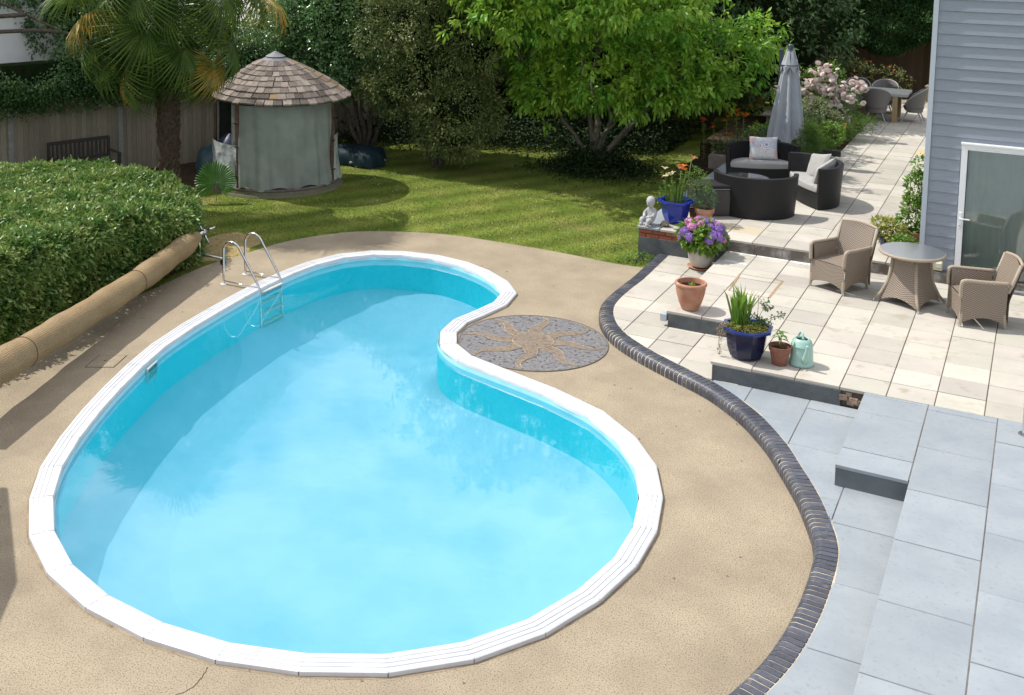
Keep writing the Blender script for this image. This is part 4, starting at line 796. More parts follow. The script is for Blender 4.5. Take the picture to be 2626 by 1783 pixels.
for (hx, hy, dep, ax, kind, sc) in [
        (334, 58, 1.0, (.05, .25, -1), 1, 1.12), (415, 110, .8, (.3, .45, -1), 0, .95), (527, 100, .35, (.25, 0, -1), 0, .95), (311, -20, 1.1, (-.1, .3, -1), 2, 1.0), (224, 30, .2, (-.8, 0, -.55), 3, .95),
        (214, 105, .1, (-.5, 0, -1), 2, .8), (290, 150, .4, (-.15, 0, -1), 0, 1.05), (392, 128, .3, (.1, .1, -1), 2, 1.1), (340, 165, .1, (-.05, 0, -1), 0, .85), (450, 150, .1, (.2, 0, -1), 2, .9), (250, 130, 0, (-.35, 0, -1), 0, .95), (470, 30, .5, (.35, 0, -1), 0, 1), (560, -30, .1, (.75, 0, -.8), 0, 1), (600, -10, -.3, (.8, 0, -.6), 3, .9),
        (250, -30, .6, (-.6, .1, -.9), 0, 1), (180, -20, 0, (-.9, 0, -.45), 1, .95), (380, 20, .9, (.1, .4, -1), 2, .95), (485, 150, .5, (.15, .1, -1), 3, .8), (285, 165, -.2, (-.25, 0, -1), 3, .75), (255, 60, -.5, (-.4, 0, -1), 0, .85), (500, 60, -.6, (.4, 0, -1), 2, .85), (360, 90, -.7, (0, 0, -1), 0, .8), (505, -15, .9, (.3, .1, -1), 0, 1)]:
    frond(atp(hx, hy, dep), Vector((ax[0]*AR[0]-ax[1]*AF[0], ax[0]*AR[1]-ax[1]*AF[1], ax[2])), kind, (random.uniform(-.1, .1), random.uniform(-.1, .1), 4.45), sc, random.uniform(-.35, .35))
for q in range(18):
    a = q*2.4; el = rad(random.uniform(15, 70)); L_ = random.uniform(.75, 1.0); h = (L_*cos(el)*cos(a), L_*cos(el)*sin(a), 4.5+L_*sin(el)*.8); frond(h, (cos(a)*cos(el), sin(a)*cos(el), sin(el)-.35), random.choice((0, 1, 1)), (0, 0, 4.5), .9, 0)
# young palm at its foot
yp = thing('young_palm', 'single round bright fan leaf of a young palm on the grass by the hut', 'palm seedling', (-11.0, 1.05, 0))
MB().tube([(0, 0, 0), (.02, -.02, .2), (.03, -.05, .33)], .008, 5).build('stem', M_pet, yp)
o = MB().add(*fan(.46, 38, .10, cup=.1, spread=2.5, seed=9, fr_=.82)).build('fan_blade', mat('young_palm_leaf', (.07, .20, .03), (.10, .25, .04), n=6, rough=.4, isl=.15, trl=.35), yp)
o.matrix_local = Matrix.Translation((.03, -.05, .33)) @ Matrix((( -.0, -.87, -.42), (.0, -.42, .8), (1, 0, .2))).to_4x4()
Xa = Vector((-.12, .1, 1)).normalized(); Za = Vector((.62, -.72, .25)); Ya = Za.cross(Xa).normalized(); Za = Xa.cross(Ya); o.matrix_local = Matrix.Translation((.03, -.05, .40)) @ Matrix((Xa, Ya, Za)).transposed().to_4x4()
fg = thing('box_seedling', 'small leafy sprigs on the brown soil behind the hedge', 'plant', (-12.4, -.3, 0)); P, D, _ = crown([(0, 0, .3, .5, .4, .4), (.7, .3, .25, .45, .4, .35)], 160, 14, .1); leaves('foliage', P, D, .06, .03, M_hedge, fg)
MB().prism([(-15.2, -2.2), (-11.2, -1.6), (-11.6, .9), (-12.6, 3.2), (-13.2, 5.6), (-14.1, 5.4)], -.02, .012).build('soil_strip', M_soil, None, kind='structure')
# ============================================================ thatched hut with shingle roof
GX, GY = -11.0, 3.03; M_shing = mat('cedar_shingle', (.13, .105, .085), (.29, .25, .22), n=3, rough=.9, bump=.5, bn=30, objr=.5, hue=.015, stretch=(8, 8, 30), spec=.15, ramp=(.3, .7))
M_moss = mat('mossy_shingle', (.24, .14, .06), (.18, .15, .10), n=9, rough=.95, objr=.25); M_lead = mat('lead_cap', (.13, .13, .15), (.19, .19, .21), n=6, rough=.6)
M_canvas = mat('sage_canvas', (.26, .285, .255), (.21, .235, .21), n=3, rough=.85, bump=.25, bn=6, spec=.2, dist=.05)
gz = thing('garden_hut', 'round garden hut with conical wooden shingle roof and sage canvas sides', 'summerhouse', (GX, GY, 0))
pts = [(.36, 2.66), (.50, 2.585), (.645, 2.505), (.79, 2.42), (.935, 2.33), (1.08, 2.235), (1.225, 2.135), (1.345, 2.03), (1.46, 1.93)]
gz_dz = -.03
for k in range(len(pts)-1):
    (ra, za), (rb, zb) = pts[k], pts[k+1]; Nn = max(12, round(2*PI*rb/(.095+.0115*k*1.0))) if k < 7 else 43
    Nn = [22, 28, 33, 37, 41, 44, 46, 49][k]
    w0 = 2*PI/Nn; ra2 = ra-.05; za2 = za+.03; th = .034
    hw = w0/2*.955
    def P_(r, z, a): return (r*cos(a), r*sin(a), z)
    vs = [P_(ra2, za2, -hw), P_(ra2, za2, hw), P_(rb, zb, hw), P_(rb, zb, -hw)]; vs += [(x*1.008, y*1.008, z+th*(1 if i > 1 else .3)) for i, (x, y, z) in enumerate(vs)]
    fs = [(0, 1, 2, 3), (7, 6, 5, 4), (0, 4, 5, 1), (1, 5, 6, 2), (2, 6, 7, 3), (3, 7, 4, 0)]
    me = MB().add(vs, fs).mesh('shingle', M_shing); me2 = MB().add(vs, fs).mesh('shingle', M_moss)
    for q in range(Nn):
        a = q*w0+k*.37+random.uniform(-.012, .012); mossy = abs(((a-rad(20)+PI) % (2*PI))-PI) < .10+.03*k*0 and k < 7 or random.random() < .004
        inst(me2 if mossy else me, 'shingle', gz, (.018*k, .010*k, gz_dz+random.uniform(-.006, .006)), (0, random.uniform(-.004, .004), a))
b = MB().lathe([(.06, 2.83), (.18, 2.765), (.20, 2.75), (.195, 2.745), (.42, 2.645), (.44, 2.62), (.42, 2.61)], 24, (0, 0, gz_dz)); b.build('roof_cap', M_lead, gz, auto=30)
MB().lathe([(.0, 2.88), (.05, 2.85), (.21, 2.765), (.2, 2.75)], 16, (0, 0, gz_dz)).build('finial', M_lead, gz, auto=30)
MB().lathe([(1.37, 1.93), (.3, 2.62), (.01, 2.76)], 32, (.12, .07, gz_dz-.03)).build('roof_lining', mat('roof_boards', (.10, .07, .05), rough=.9), gz)
M_post = mat('hut_post', (.10, .05, .035), (.16, .09, .06), n=10, rough=.8); CR = 1.30
def arc(a0, a1, z0, z1, R, name, m, wr=.012, flare=0, n=48, sag=0, kk=0):
    def fn(u, v):
        a = rad(a0+(a1-a0)*u); zz = z0+(z1-z0)*v; zz -= sag*sin(PI*u)*(1 if v > .99 else v); fl = (1-v)
        r = R+wr*(sin(u*37+kk)+.6*sin(u*61+2*kk+v*3))*(.25+fl)+flare*fl**3+wr*2.2*sin(u*9+kk+v*4)*fl*fl+ wr*1.4*sin((u*14-v*9)+kk)*fl*(1-fl)*2
        return (r*cos(a), r*sin(a), zz+(.035*sin(u*21+kk)*(1-v) if z0 > 0 else 0))
    return MB().grid(fn, n, 14).build(name, m, gz, smooth=True)
arc(-88, 11, .15, 1.86, CR, 'canvas_panel', M_canvas, .022, .03, 90)
arc(10, 37, .14, 1.86, CR-.02, 'canvas_panel', M_canvas, .01, .02, 20, kk=2) if False else None
arc(11, 60, .12, 1.10, CR+.02, 'plastic_panel', mat('clear_plastic', (.40, .44, .42), (.52, .55, .53), n=7, rough=.18, spec=.8, bump=.5, bn=9, dist=.04), .012, .06, 24, kk=4)
arc(14, 205, .12, 1.86, CR-.06, 'canvas_panel', M_canvas, .012, .0, 60, kk=5)
arc(-150, -90, .10, 1.02, CR+.03, 'plastic_panel', mat('cloudy_plastic', (.36, .39, .38), (.52, .55, .54), n=6, rough=.2, spec=.8, bump=.6, bn=7, dist=.05), .016, .04, 34, kk=1)
arc(-97, -90, .9, 1.86, CR-.005, 'canvas_panel', M_canvas, .003, 0, 6)
for a in (-90, 12, -152, 62, 135):
    MB().cbox((CR*1.0*cos(rad(a)), CR*1.0*sin(rad(a)), 1.0), (.055, .075, 1.78), .006, rz=rad(a)).build('post', M_post, gz)
    if a in (-90, 12):
        for z in (.38, 1.0, 1.48): MB().box((1.34*cos(rad(a)), 1.34*sin(rad(a)), z), (.02, .12, .02), rz=rad(a)).build('toggle', M_dark, gz)
M_pl = mat('plinth_concrete', (.17, .15, .11), (.12, .13, .07), n=6, rough=1, bump=.5, bn=30); MB().lathe([(1.40, -.02), (1.38, .10), (1.30, .11)], 40, cap1=True).build('plinth', M_pl, gz)
MB().lathe([(1.45, -.02), (1.42, .035), (1.3, .04)], 40, cap1=True).build('footing', mat('mossy_footing', (.12, .13, .06), (.16, .14, .1), n=5, rough=1, bump=.6, bn=20), gz)
fb = MB().cbox((0, 0, 0), (.16, .09, .035), .004).mesh('floor_brick', mat('floor_brick', (.13, .11, .10), (.19, .16, .14), n=12, rough=.9, objr=.2, bump=.4))
for q in range(52): inst(fb, 'floor_brick', gz, (1.335*cos(q*2*PI/52), 1.335*sin(q*2*PI/52), .128), (0, 0, q*2*PI/52+PI/2))
fd = thing('covered_bundle', 'dark blue wrapped bundle inside the hut opening', 'bundle', (GX-.75, GY-.55, .11))
P_f = lambda u, v: ((.42+.05*sin(u*25+v*7))*sin(PI*min(v, .98))**.6*cos(2*PI*u), (.38+.05*sin(u*19))*sin(PI*min(v, .98))**.6*sin(2*PI*u), .98*v)
MB().grid(P_f, 24, 12).build('bundle_cover', mat('navy_sheet', (.03, .04, .09), (.08, .09, .14), n=6, rough=.35, spec=.6), fd, smooth=True)
# tarpaulins on either side of the hut
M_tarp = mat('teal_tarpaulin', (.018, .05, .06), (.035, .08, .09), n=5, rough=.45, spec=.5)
def heap(name, label, x, y, rx, ry, h, seed):
    t = thing(name, label, 'tarpaulin', (x, y, 0)); 
    def fn(u, v):
        a = 2*PI*u; r = 1-v; q = 1+.14*sin(a*3+seed)+.08*sin(a*7+seed*2); rr = (1-(1-r)**2)**.5 if r < 1 else 1
        return (rx*q*rr*cos(a), ry*q*rr*sin(a), h*(1-r**2.2)*(1+.12*sin(a*5+seed)*r)+.03*sin(a*11+v*9))
    MB().grid(fn, 40, 10, True).build('sheet', M_tarp, t, smooth=True)
    b = MB()
    for q in range(7):
        a = q*.9+seed; b.lathe([(.01, -.03), (.04, -.02), (.045, .01), (.02, .03)], 8, (rx*.9*cos(a), ry*.9*sin(a), .05+h*.1), cap1=True)
    b.build('eyelet_weight', M_conc, t)
heap('tarpaulin', 'crumpled dark teal tarpaulin heap left of the hut by the palm', -12.6, 3.25, .75, .5, .55, 1)
M_tarp = mat('painted_shade_tarpaulin', (.010, .026, .034), (.016, .036, .045), n=5, rough=.65, spec=.2)  # darker copy of the teal, with the shade painted in
heap('tarpaulin', 'teal tarpaulin right of the hut, shade painted into its colour', -10.6, 5.6, .8, .5, .36, 4)
# ============================================================ bench behind the hedge
M_teak = mat('dark_teak', (.035, .03, .025), (.06, .05, .045), n=8, rough=.8, stretch=(30, 30, 3))
bn = thing('garden_bench', 'dark slatted wooden bench standing against the fence behind the hedge', 'bench', (-14.3, .75, 0), math.atan2(fu.y, fu.x))
for s_ in (-1, 1):
    MB().cbox((.66*s_, .28, .46), (.055, .055, .92), .006).build('leg', M_teak, bn); MB().cbox((.66*s_, -.26, .31), (.055, .055, .62), .006).build('leg', M_teak, bn)
    MB().cbox((.66*s_, -.0, .64), (.06, .62, .035), .008).build('armrest', M_teak, bn)
MB().cbox((0, .28, .90), (1.36, .04, .07), .006).build('top_rail', M_teak, bn); MB().cbox((0, .28, .52), (1.30, .035, .05), .006).build('lower_rail', M_teak, bn)
sl_ = MB().cbox((0, 0, 0), (.042, .018, .34), .004).mesh('back_slat', M_teak)
for q in range(13): inst(sl_, 'back_slat', bn, (-.57+.095*q, .28, .71))
ss = MB().cbox((0, 0, 0), (1.30, .07, .02), .004).mesh('seat_slat', M_teak)
for q in range(6): inst(ss, 'seat_slat', bn, (0, -.23+.085*q, .43))
# ============================================================ rolled solar cover on its reel
M_roll = mat('bubble_cover', (.36, .25, .125), (.28, .19, .09), n=3, rough=.5, bump=.15, bn=60, spec=.5)
t = M_roll.node_tree; pb = t.nodes['Principled BSDF']; l = t.links.new; tco = N(t, 'ShaderNodeTexCoord'); vo = N(t, 'ShaderNodeTexVoronoi'); vo.inputs['Scale'].default_value = 1; vo.inputs['Randomness'].default_value = .25
mpn = N(t, 'ShaderNodeMapping'); mpn.inputs['Scale'].default_value = (240, 46, 1); mpn.inputs['Rotation'].default_value = (0, 0, 0); l(tco.outputs['UV'], mpn.inputs[0]); l(mpn.outputs[0], vo.inputs['Vector'])
b_ = N(t, 'ShaderNodeBump'); b_.inputs['Strength'].default_value = .9; b_.inputs['Distance'].default_value = .012; b_.invert = True; l(vo.outputs['Distance'], b_.inputs['Height']); l(b_.outputs[0], pb.inputs['Normal'])
mr = N(t, 'ShaderNodeMapRange'); mr.inputs[1].default_value = .1; mr.inputs[2].default_value = .75; mr.inputs[3].default_value = 1.2; mr.inputs[4].default_value = .5; l(vo.outputs['Distance'], mr.inputs[0])
hsv = N(t, 'ShaderNodeHueSaturation'); l(pb.inputs['Base Color'].links[0].from_socket, hsv.inputs['Color']); l(mr.outputs[0], hsv.inputs['Value']); l(hsv.outputs[0], pb.inputs['Base Color'])
RA, RB = Vector((-8.62, -2.22, .47)), Vector((-6.72, -8.35, .56))
rl = thing('pool_cover_reel', 'long roll of tan bubble pool cover on a wheeled steel reel along the hedge', 'pool cover'); d_ = (RB-RA); L_ = d_.length; q_ = d_.to_track_quat('X', 'Z').to_matrix().to_4x4()
def rf(u, v):
    a = 2*PI*v; x = .12+(L_-.1)*u; s_ = min(1, u*7+.55); r = (.17*s_+.028*u)*(1+.035*sin(u*31)*s_+.02*sin(u*67+1)+.03*sin(a+u*9)); sag_ = -.10*sin(PI*u)
    return (x, r*cos(a), r*sin(a)+sag_)
b = MB(); b.grid(rf, 120, 28); o = b.build('cover_roll', M_roll, rl, smooth=True); o.matrix_local = Matrix.Translation(RA) @ q_
def rend(r_, nm, m):
    o2 = MB().tube([(L_*.93, 0, 0), (L_*.931, 0, 0)], .2, 8)
b = MB()
for uu in (.34, .80): b.tube([tuple(Vector(rf(uu, i/24))*1.0+Vector((0, .004*cos(2*PI*i/24), .004*sin(2*PI*i/24)))) for i in range(25)], .005, 5)
o = b.build('tie_cord', mat('cord', (.12, .08, .05), rough=.9), rl); o.matrix_local = Matrix.Translation(RA) @ q_
b = MB(); b.tube([(-.14, 0, 0), (.3, 0, 0)], .045, 12); b.tube([(-.17, 0, 0), (-.13, 0, 0)], .06, 12); o = b.build('axle', M_steel, rl); o.matrix_local = Matrix.Translation(RA) @ q_
for q in range(4):
    a = q*PI/2+.5; o = MB().tube([(-.16, 0, 0), (-.165, .12*cos(a), .12*sin(a)), (-.17, .23*cos(a), .23*sin(a))], [.028, .02, .008], 8).build('handle_spoke', M_steel, rl, smooth=True); o.matrix_local = Matrix.Translation(RA) @ q_
fz = RA.z; dx_, dy_ = d_.normalized().x, d_.normalized().y; ex, ey = -dy_, dx_
b = MB(); b.tube([tuple(RA), (RA.x, RA.y, .12)], .018, 8); b.tube([tuple(v) for v in spline([(RA.x-.42*ex, RA.y-.42*ey, .10), (RA.x, RA.y, .14), (RA.x+.42*ex, RA.y+.42*ey, .10)], 5)], .02, 8); b.build('stand', M_steel, rl, smooth=True)
for s_ in (-1, 1):
    o = MB().lathe([(.015, -.02), (.042, -.018), (.045, 0), (.042, .018), (.015, .02)], 14, T=Matrix.Translation((RA.x+.40*ex*s_, RA.y+.40*ey*s_, .045)) @ Matrix.Rotation(PI/2, 4, 'X'), cap1=True).build('castor', mat('black_rubber', (.02, .02, .02), rough=.6), rl)

# unseen block added outside the frame to cast the shadow on the deck
sh_ = thing('shadow_block', 'unseen block added outside the left edge to cast a shadow on the tan deck', 'shadow caster'); sp3_ = [(-7.0, -8.95), (-5.65, -10.0), (-5.15, -10.7), (-7.6, -12.6), (-9.4, -10.9)]
MB().prism(inset(sp3_, .06) if sum(sp3_[i][0]*sp3_[(i+1) % 5][1]-sp3_[(i+1) % 5][0]*sp3_[i][1] for i in range(5)) > 0 else inset(sp3_[::-1], .06), 0, 2.14).build('wall', M_fence, sh_)
MB().prism(sp3_, 2.14, 2.2).build('roof', M_core, sh_)
# ============================================================ woven furniture
M_wick = weave('taupe_wicker', (.13, .10, .075), (.44, .36, .28), 230, .5, .8); M_wickB = weave('black_wicker', (.007, .007, .008), (.022, .021, .023), 300, .45, .7, .35)
M_wickG = weave('grey_wicker', (.12, .11, .105), (.32, .30, .29), 230, .55, .7); M_braid = mat('taupe_braid', (.33, .27, .20), (.42, .35, .27), n=60, rough=.5, bump=.8, bn=120, dist=.01)
M_cush = mat('pale_grey_fabric', (.36, .35, .335), (.31, .30, .29), n=5, rough=.95, bump=.3, bn=9, sheen=.2, dist=.03); M_alu = mat('brushed_foot', (.6, .6, .6), rough=.3, metal=1)
def pillow(w, h, th, m, name, parent, T, uv=False, pinch=.12):
    def fn(s_):
        def g(u, v):
            x = 2*u-1; y = 2*v-1; e = (max(0, 1-x**4)*max(0, 1-y**4))**.42; kx = 1-pinch*(1-y*y)*abs(x)**3*0-pinch*.5*(1-y*y); ky = 1-pinch*.5*(1-x*x)
            return (x*w/2*kx, s_*th/2*e+.004*sin(x*9+y*7)*e, y*h/2*ky)
        return g
    b = MB(); b.grid(fn(1), 18, 18, T=T); b.grid(fn(-1), 18, 18, T=T); 
    return b.build(name, m, parent, smooth=True)
def legs4(b, pts, top, r0, r1):
    for (x, y, tx, ty) in pts: b.tube([(tx, ty, top), (x, y, 0)], [r0, r1], 8)
def armchair(loc, rz, label):
    """faces local -y"""
    t = thing('wicker_armchair', label, 'armchair', loc, rz, 'taupe wicker armchairs at the round table'); w, d, sh = .58, .56, .41
    b = MB(); b.uvs = (1, 1)
    def panel(P, nu=10, nv=8, su=.6, sv=.4, name='panel'):   # P(u,v) double skinned panel
        q = MB(); q.grid(P, nu, nv); q.uvs = (su, sv); return q.build(name, M_wick, t, smooth=True)
    ar = lambda u: .09*(4*(u-.5)**2)  # arched lower edge, lower at the corners
    H = lambda u: .14-ar(u)*.9
    # seat box sides with arched hems
    panel(lambda u, v: ((u-.5)*w, -d/2-.01*(1-v), H(u)+(sh-H(u))*v), name='front_apron')
    for s_ in (-1, 1):
        def side(u, v, s_=s_):
            y = -d/2+d*u; top = .64-.03*u if u < .999 else .62; return (s_*(w/2+.025*v*v), y, H(u)+(top-H(u))*v)
        panel(side, 10, 12, .56, .56, 'side_panel')
        def inn(u, v, s_=s_):
            return (s_*(w/2-.045+.02*v*v), -d/2+.02+(d-.04)*u, sh+(.635-.03*u-sh)*v)
        panel(inn, 8, 6, .5, .22, 'inner_arm')
        MB().tube([tuple(v) for v in spline([(s_*(w/2-.01), -d/2-.012, .40), (s_*(w/2), -d/2-.01, .58), (s_*(w/2+.008), -d/2+.03, .638), (s_*(w/2+.01), -.05, .632), (s_*(w/2+.002), d/2+.02, .62)], 5)], .026, 8).build('arm_braid', M_braid, t, smooth=True)
    def back(off_):
        def f(u, v):
            zz = H(u)*(1-v)+(.90-.035*(2*u-1)**2*0-.02)*v if off_ else sh+(.88-sh)*v; x = (u-.5)*(w+(.04 if off_ else -.06)+.02*v); tl = max(0, (zz-.38))*.30
            return (x, d/2-.02+tl+off_-.03*(1-(2*u-1)**2)*0+.035*cos(PI*(u-.5)), zz+(.03*sin(PI*u) if v > .99 else 0))
        return f
    panel(back(.045), 12, 14, .6, .8, 'backrest'); panel(back(0), 12, 10, .6, .5, 'back_lining')
    MB().tube([((i/12-.5)*(w+.03), d/2+.025+.49*.30+.035*cos(PI*(i/12-.5))-.01, .878+.03*sin(PI*i/12)) for i in range(13)], .022, 8).build('back_braid', M_braid, t, smooth=True)
    for s_ in (-1, 1): MB().tube([(s_*w/2, d/2+.01, .5), (s_*(w/2+.006), d/2+.06, .62), (s_*(w/2+.008), d/2+.145, .88)], .024, 8).build('back_post', M_braid, t, smooth=True)
    panel(lambda u, v: ((u-.5)*(w-.06), -d/2+.01+(d)*v, sh+.006*sin(PI*u)), 8, 8, .5, .5, 'seat')
    for x, y in ((-1, -1), (1, -1), (1, 1), (-1, 1)):
        l_ = MB().tube([(x*(w/2-.02), y*(d/2-.015), .2), (x*(w/2-.012), y*(d/2+.0), .035)], [.026, .02], 8).build('leg', M_braid, t)
        MB().tube([(x*(w/2-.012), y*(d/2+.0), .037), (x*(w/2-.011), y*(d/2+.001), 0)], [.0215, .018], 8).build('foot_cap', M_alu, l_)
    return t
armchair((.89, .79, Z2), rad(243+90), 'taupe wicker armchair left of the round glass table, facing the pool')
armchair((2.73, .27, Z2), rad(200+90), 'taupe wicker armchair right of the round glass table, in front of the patio door')
# round table
rt = thing('round_table', 'round wicker table with glass top between the two wicker armchairs', 'table', (1.87, .62, Z2), rad(-25))
def body(u, v):
    k = int(u*4*.9999); f = u*4-k; h = (.11-.11*4*(f-.5)**2*.9); z = h+(.70-h)*v; r = .205+.155*(1-v)**1.7
    c = [(-1, -1), (1, -1), (1, 1), (-1, 1), (-1, -1)]; a, b_ = c[k], c[k+1]; return ((a[0]+(b_[0]-a[0])*f)*r*.82, (a[1]+(b_[1]-a[1])*f)*r*.82, z)
b = MB(); b.grid(body, 48, 12); b.uvs = (2.0, .6); b.build('pedestal', M_wick, rt)
for x, y in ((-1, -1), (1, -1), (1, 1), (-1, 1)):
    l_ = MB().tube([(x*.17, y*.17, .69), (x*.21, y*.21, .3), (x*.275, y*.275, .12), (x*.335, y*.335, .03)], [.024, .024, .022, .018], 8).build('leg', M_braid, rt, smooth=True); MB().tube([(x*.333, y*.333, .034), (x*.34, y*.34, 0)], .02, 8).build('foot_cap', M_alu, l_)
MB().tube([(.415*cos(a*PI/24), .415*sin(a*PI/24), .725) for a in range(49)], .024, 8, caps=False).build('rim_braid', M_braid, rt, smooth=True)
b = MB(); b.grid(lambda u, v: (.405*v*cos(2*PI*u), .405*v*sin(2*PI*u), .735), 32, 3, True); b.build('woven_top', mat('top_weave', (.42, .41, .37), (.52, .50, .46), n=30, rough=.6), rt)
mgt = bpy.data.materials.new('table_glass'); mgt.use_nodes = True; tt = mgt.node_tree; tt.nodes.clear(); l = tt.links.new
o_ = N(tt, 'ShaderNodeOutputMaterial'); s = N(tt, 'ShaderNodeMixShader'); tr = N(tt, 'ShaderNodeBsdfTransparent'); tr.inputs[0].default_value = (.84, .90, .87, 1); gl = N(tt, 'ShaderNodeBsdfGlossy'); gl.inputs['Roughness'].default_value = .3
fr = N(tt, 'ShaderNodeFresnel'); fr.inputs[0].default_value = 1.5; l(fr.outputs[0], s.inputs[0]); l(tr.outputs[0], s.inputs[1]); l(gl.outputs[0], s.inputs[2]); l(s.outputs[0], o_.inputs[0])
MB().lathe([(.0, 0), (.42, 0), (.424, .003), (.42, .006), (0, .006)], 48, (0, 0, .747), cap0=False) if False else MB().lathe([(.001, .75), (.42, .75)], 48, cap0=False).build('glass_top', mgt, rt)
# black half round sofas
def sofa(loc, rz, label, cush=True):
    """opens towards local -y; D-shaped"""
    t = thing('wicker_sofa', label, 'sofa', loc, rz, 'black half round wicker sofas on the upper patio'); R, RD, HT = .68, .60, .72
    def ring(r_, fl, u): a = PI*(1-u); return (cos(a)*(R+r_)*fl, sin(a)*(RD+r_)*fl)
    def outer(u, v): x, y = ring(0, 1+.07*v, u); return (x, y-.0, HT*v)
    b = MB(); b.grid(outer, 40, 8); b.uvs = (2, .68); b.build('outer_shell', M_wickB, t, smooth=True)
    def innr(u, v): x, y = ring(-.075, 1+.06*v, u); return (x, y, .30+(HT-.30)*v)
    b = MB(); b.grid(innr, 40, 5); b.uvs = (2, .38); b.build('inner_shell', M_wickB, t, smooth=True)
    b = MB(); b.grid(lambda u, v: (lambda q: (q[0], q[1], HT+.012*sin(PI*v)))(ring(-.075*(1-v), 1.06+.01*v, u)), 40, 3); b.uvs = (2, .1); b.build('top_edge', M_wickB, t, smooth=True)
    for s_ in (-1, 1):
        x0 = s_*(R-.075); b = MB(); b.grid(lambda u, v: (s_*((R-.075*(1-u))*(1+.065*v)), -.004, .01+(HT-.01)*v), 2, 6); b.uvs = (.08, .68); b.build('arm_end', M_wickB, t)
    def front(u, v): x = -R+2*R*u; return (x*.985, -.10*(1-(x/R)**2)-.002, .02+.26*v)
    b = MB(); b.grid(front, 24, 4); b.uvs = (1.3, .28); b.build('front_panel', M_wickB, t, smooth=True)
    poly = [(R*.93*cos(a*PI/24), RD*.93*sin(a*PI/24)) for a in range(25)]+[(x/12*R*.93, -.10*(1-(x/12)**2)) for x in range(-11, 12)]
    MB().prism(poly, .27, .285).build('seat_deck', M_wickB, t)
    if cush:
        n = len(poly); sh_ = lambda k, z: [(x*k, y*k if y > 0 else y*k, z) for x, y in poly]; b = MB(); vs = []
        for k, z in ((.96, .285), (.985, .30), (.99, .345), (.975, .375), (.93, .392), (.5, .402), (.02, .404)): vs += sh_(k, z+0)
        b.add(vs, [tuple(range(n-1, -1, -1))]+[(q*n+i, q*n+(i+1) % n, (q+1)*n+(i+1) % n, (q+1)*n+i) for q in range(6) for i in range(n)]); b.build('seat_cushion', M_cush, t, smooth=True)
    return t
SF1 = (-1.02, 3.76); SF2 = (-.44, 5.03); 
sofa((*SF1, Z3), rad(17), 'black wicker half round sofa seen from behind, nearest the hydrangea') .rotation_euler[2] = rad(17+180)
sofa((*SF2, Z3), rad(-58), 'black wicker half round sofa on the right with two pale scatter cushions').scale = (1.06, 1.06, 1.04)
S3_ = at(1733, 392, Z3+.0); SF3 = (-1.42, 6.12)
sofa((*SF3, Z3), rad(24), 'black wicker half round sofa at the back carrying the patterned cushion')
ct = thing('coffee_table', 'round black wicker coffee table with dark glass top between the sofas', 'coffee table', (-1.42, 4.62, Z3))
b = MB(); b.lathe([(.40, .02), (.42, .36)], 36); b.build('drum', M_wickB, ct, smooth=True); MB().lathe([(.0, .0), (.455, 0), (.46, .012), (.455, .024), (0, .024)], 40, (0, 0, .365), cap0=False).build('glass_top', mat('smoked_glass', (.07, .075, .085), rough=.12, spec=.8, coat=.5), ct, auto=30)
# cushions
def place(o, loc, rz, tilt): o.matrix_world = Matrix.Translation(loc) @ Matrix.Rotation(rz, 4, 'Z') @ Matrix.Rotation(tilt, 4, 'X')
def cushion(loc, rz, tilt, w, h, m, label, name='cushion', roll=0):
    o = pillow(w, h, .16, m, name, None, Matrix.Rotation(roll, 4, 'Y')); place(o, loc, rz, tilt); return tag(o, label, 'cushion')
M_pat = bpy.data.materials.new('patterned_fabric'); M_pat.use_nodes = True; t = M_pat.node_tree; pb = t.nodes['Principled BSDF']; l = t.links.new
tco = N(t, 'ShaderNodeTexCoord'); vo = N(t, 'ShaderNodeTexVoronoi'); vo.inputs['Scale'].default_value = 6; l(tco.outputs['Object'], vo.inputs['Vector'])
wv = N(t, 'ShaderNodeMath', operation='SINE'); ml = N(t, 'ShaderNodeMath', operation='MULTIPLY'); ml.inputs[1].default_value = 55; l(vo.outputs['Distance'], ml.inputs[0]); l(ml.outputs[0], wv.inputs[0])
gt = N(t, 'ShaderNodeMath', operation='GREATER_THAN'); gt.inputs[1].default_value = .45; l(wv.outputs[0], gt.inputs[0])
cr = N(t, 'ShaderNodeValToRGB'); cr.color_ramp.interpolation = 'CONSTANT'; e = cr.color_ramp.elements; e[0].color = (.22, .30, .48, 1); e[1].position = .4; e[1].color = (.55, .12, .14, 1); e2 = e.new(.62); e2.color = (.48, .54, .50, 1); e3 = e.new(.8); e3.color = (.6, .58, .62, 1)
sp_ = N(t, 'ShaderNodeSeparateColor'); l(vo.outputs['Color'], sp_.inputs[0]); l(sp_.outputs[0], cr.inputs[0])
mx_ = N(t, 'ShaderNodeMix', data_type='RGBA'); mx_.inputs[6].default_value = (.68, .66, .66, 1); l(cr.outputs[0], mx_.inputs[7]); l(gt.outputs[0], mx_.inputs[0]); l(mx_.outputs[2], pb.inputs['Base Color']); pb.inputs['Roughness'].default_value = .95
a3 = rad(24); cushion((SF3[0]+.10-.40*sin(a3), SF3[1]+.40*cos(a3)-.05, Z3+.62), a3-.05, rad(-20), .56, .47, M_pat, 'square patterned cushion with circles standing on the back sofa', 'patterned_cushion')
a2 = rad(-58)
def loc2(x, y, z): return (SF2[0]+x*cos(a2)-y*sin(a2), SF2[1]+x*sin(a2)+y*cos(a2), Z3+z)
cushion(loc2(.28, .26, .56), a2-rad(48), rad(-22), .60, .50, M_cush, 'plump pale grey cushion nearest the camera on the right sofa', 'cushion', .25)
cushion(loc2(-.20, .36, .60), a2+rad(8), rad(-22), .58, .50, M_cush, 'pale grey cushion leaning at the far end of the right sofa', 'cushion', -.2)
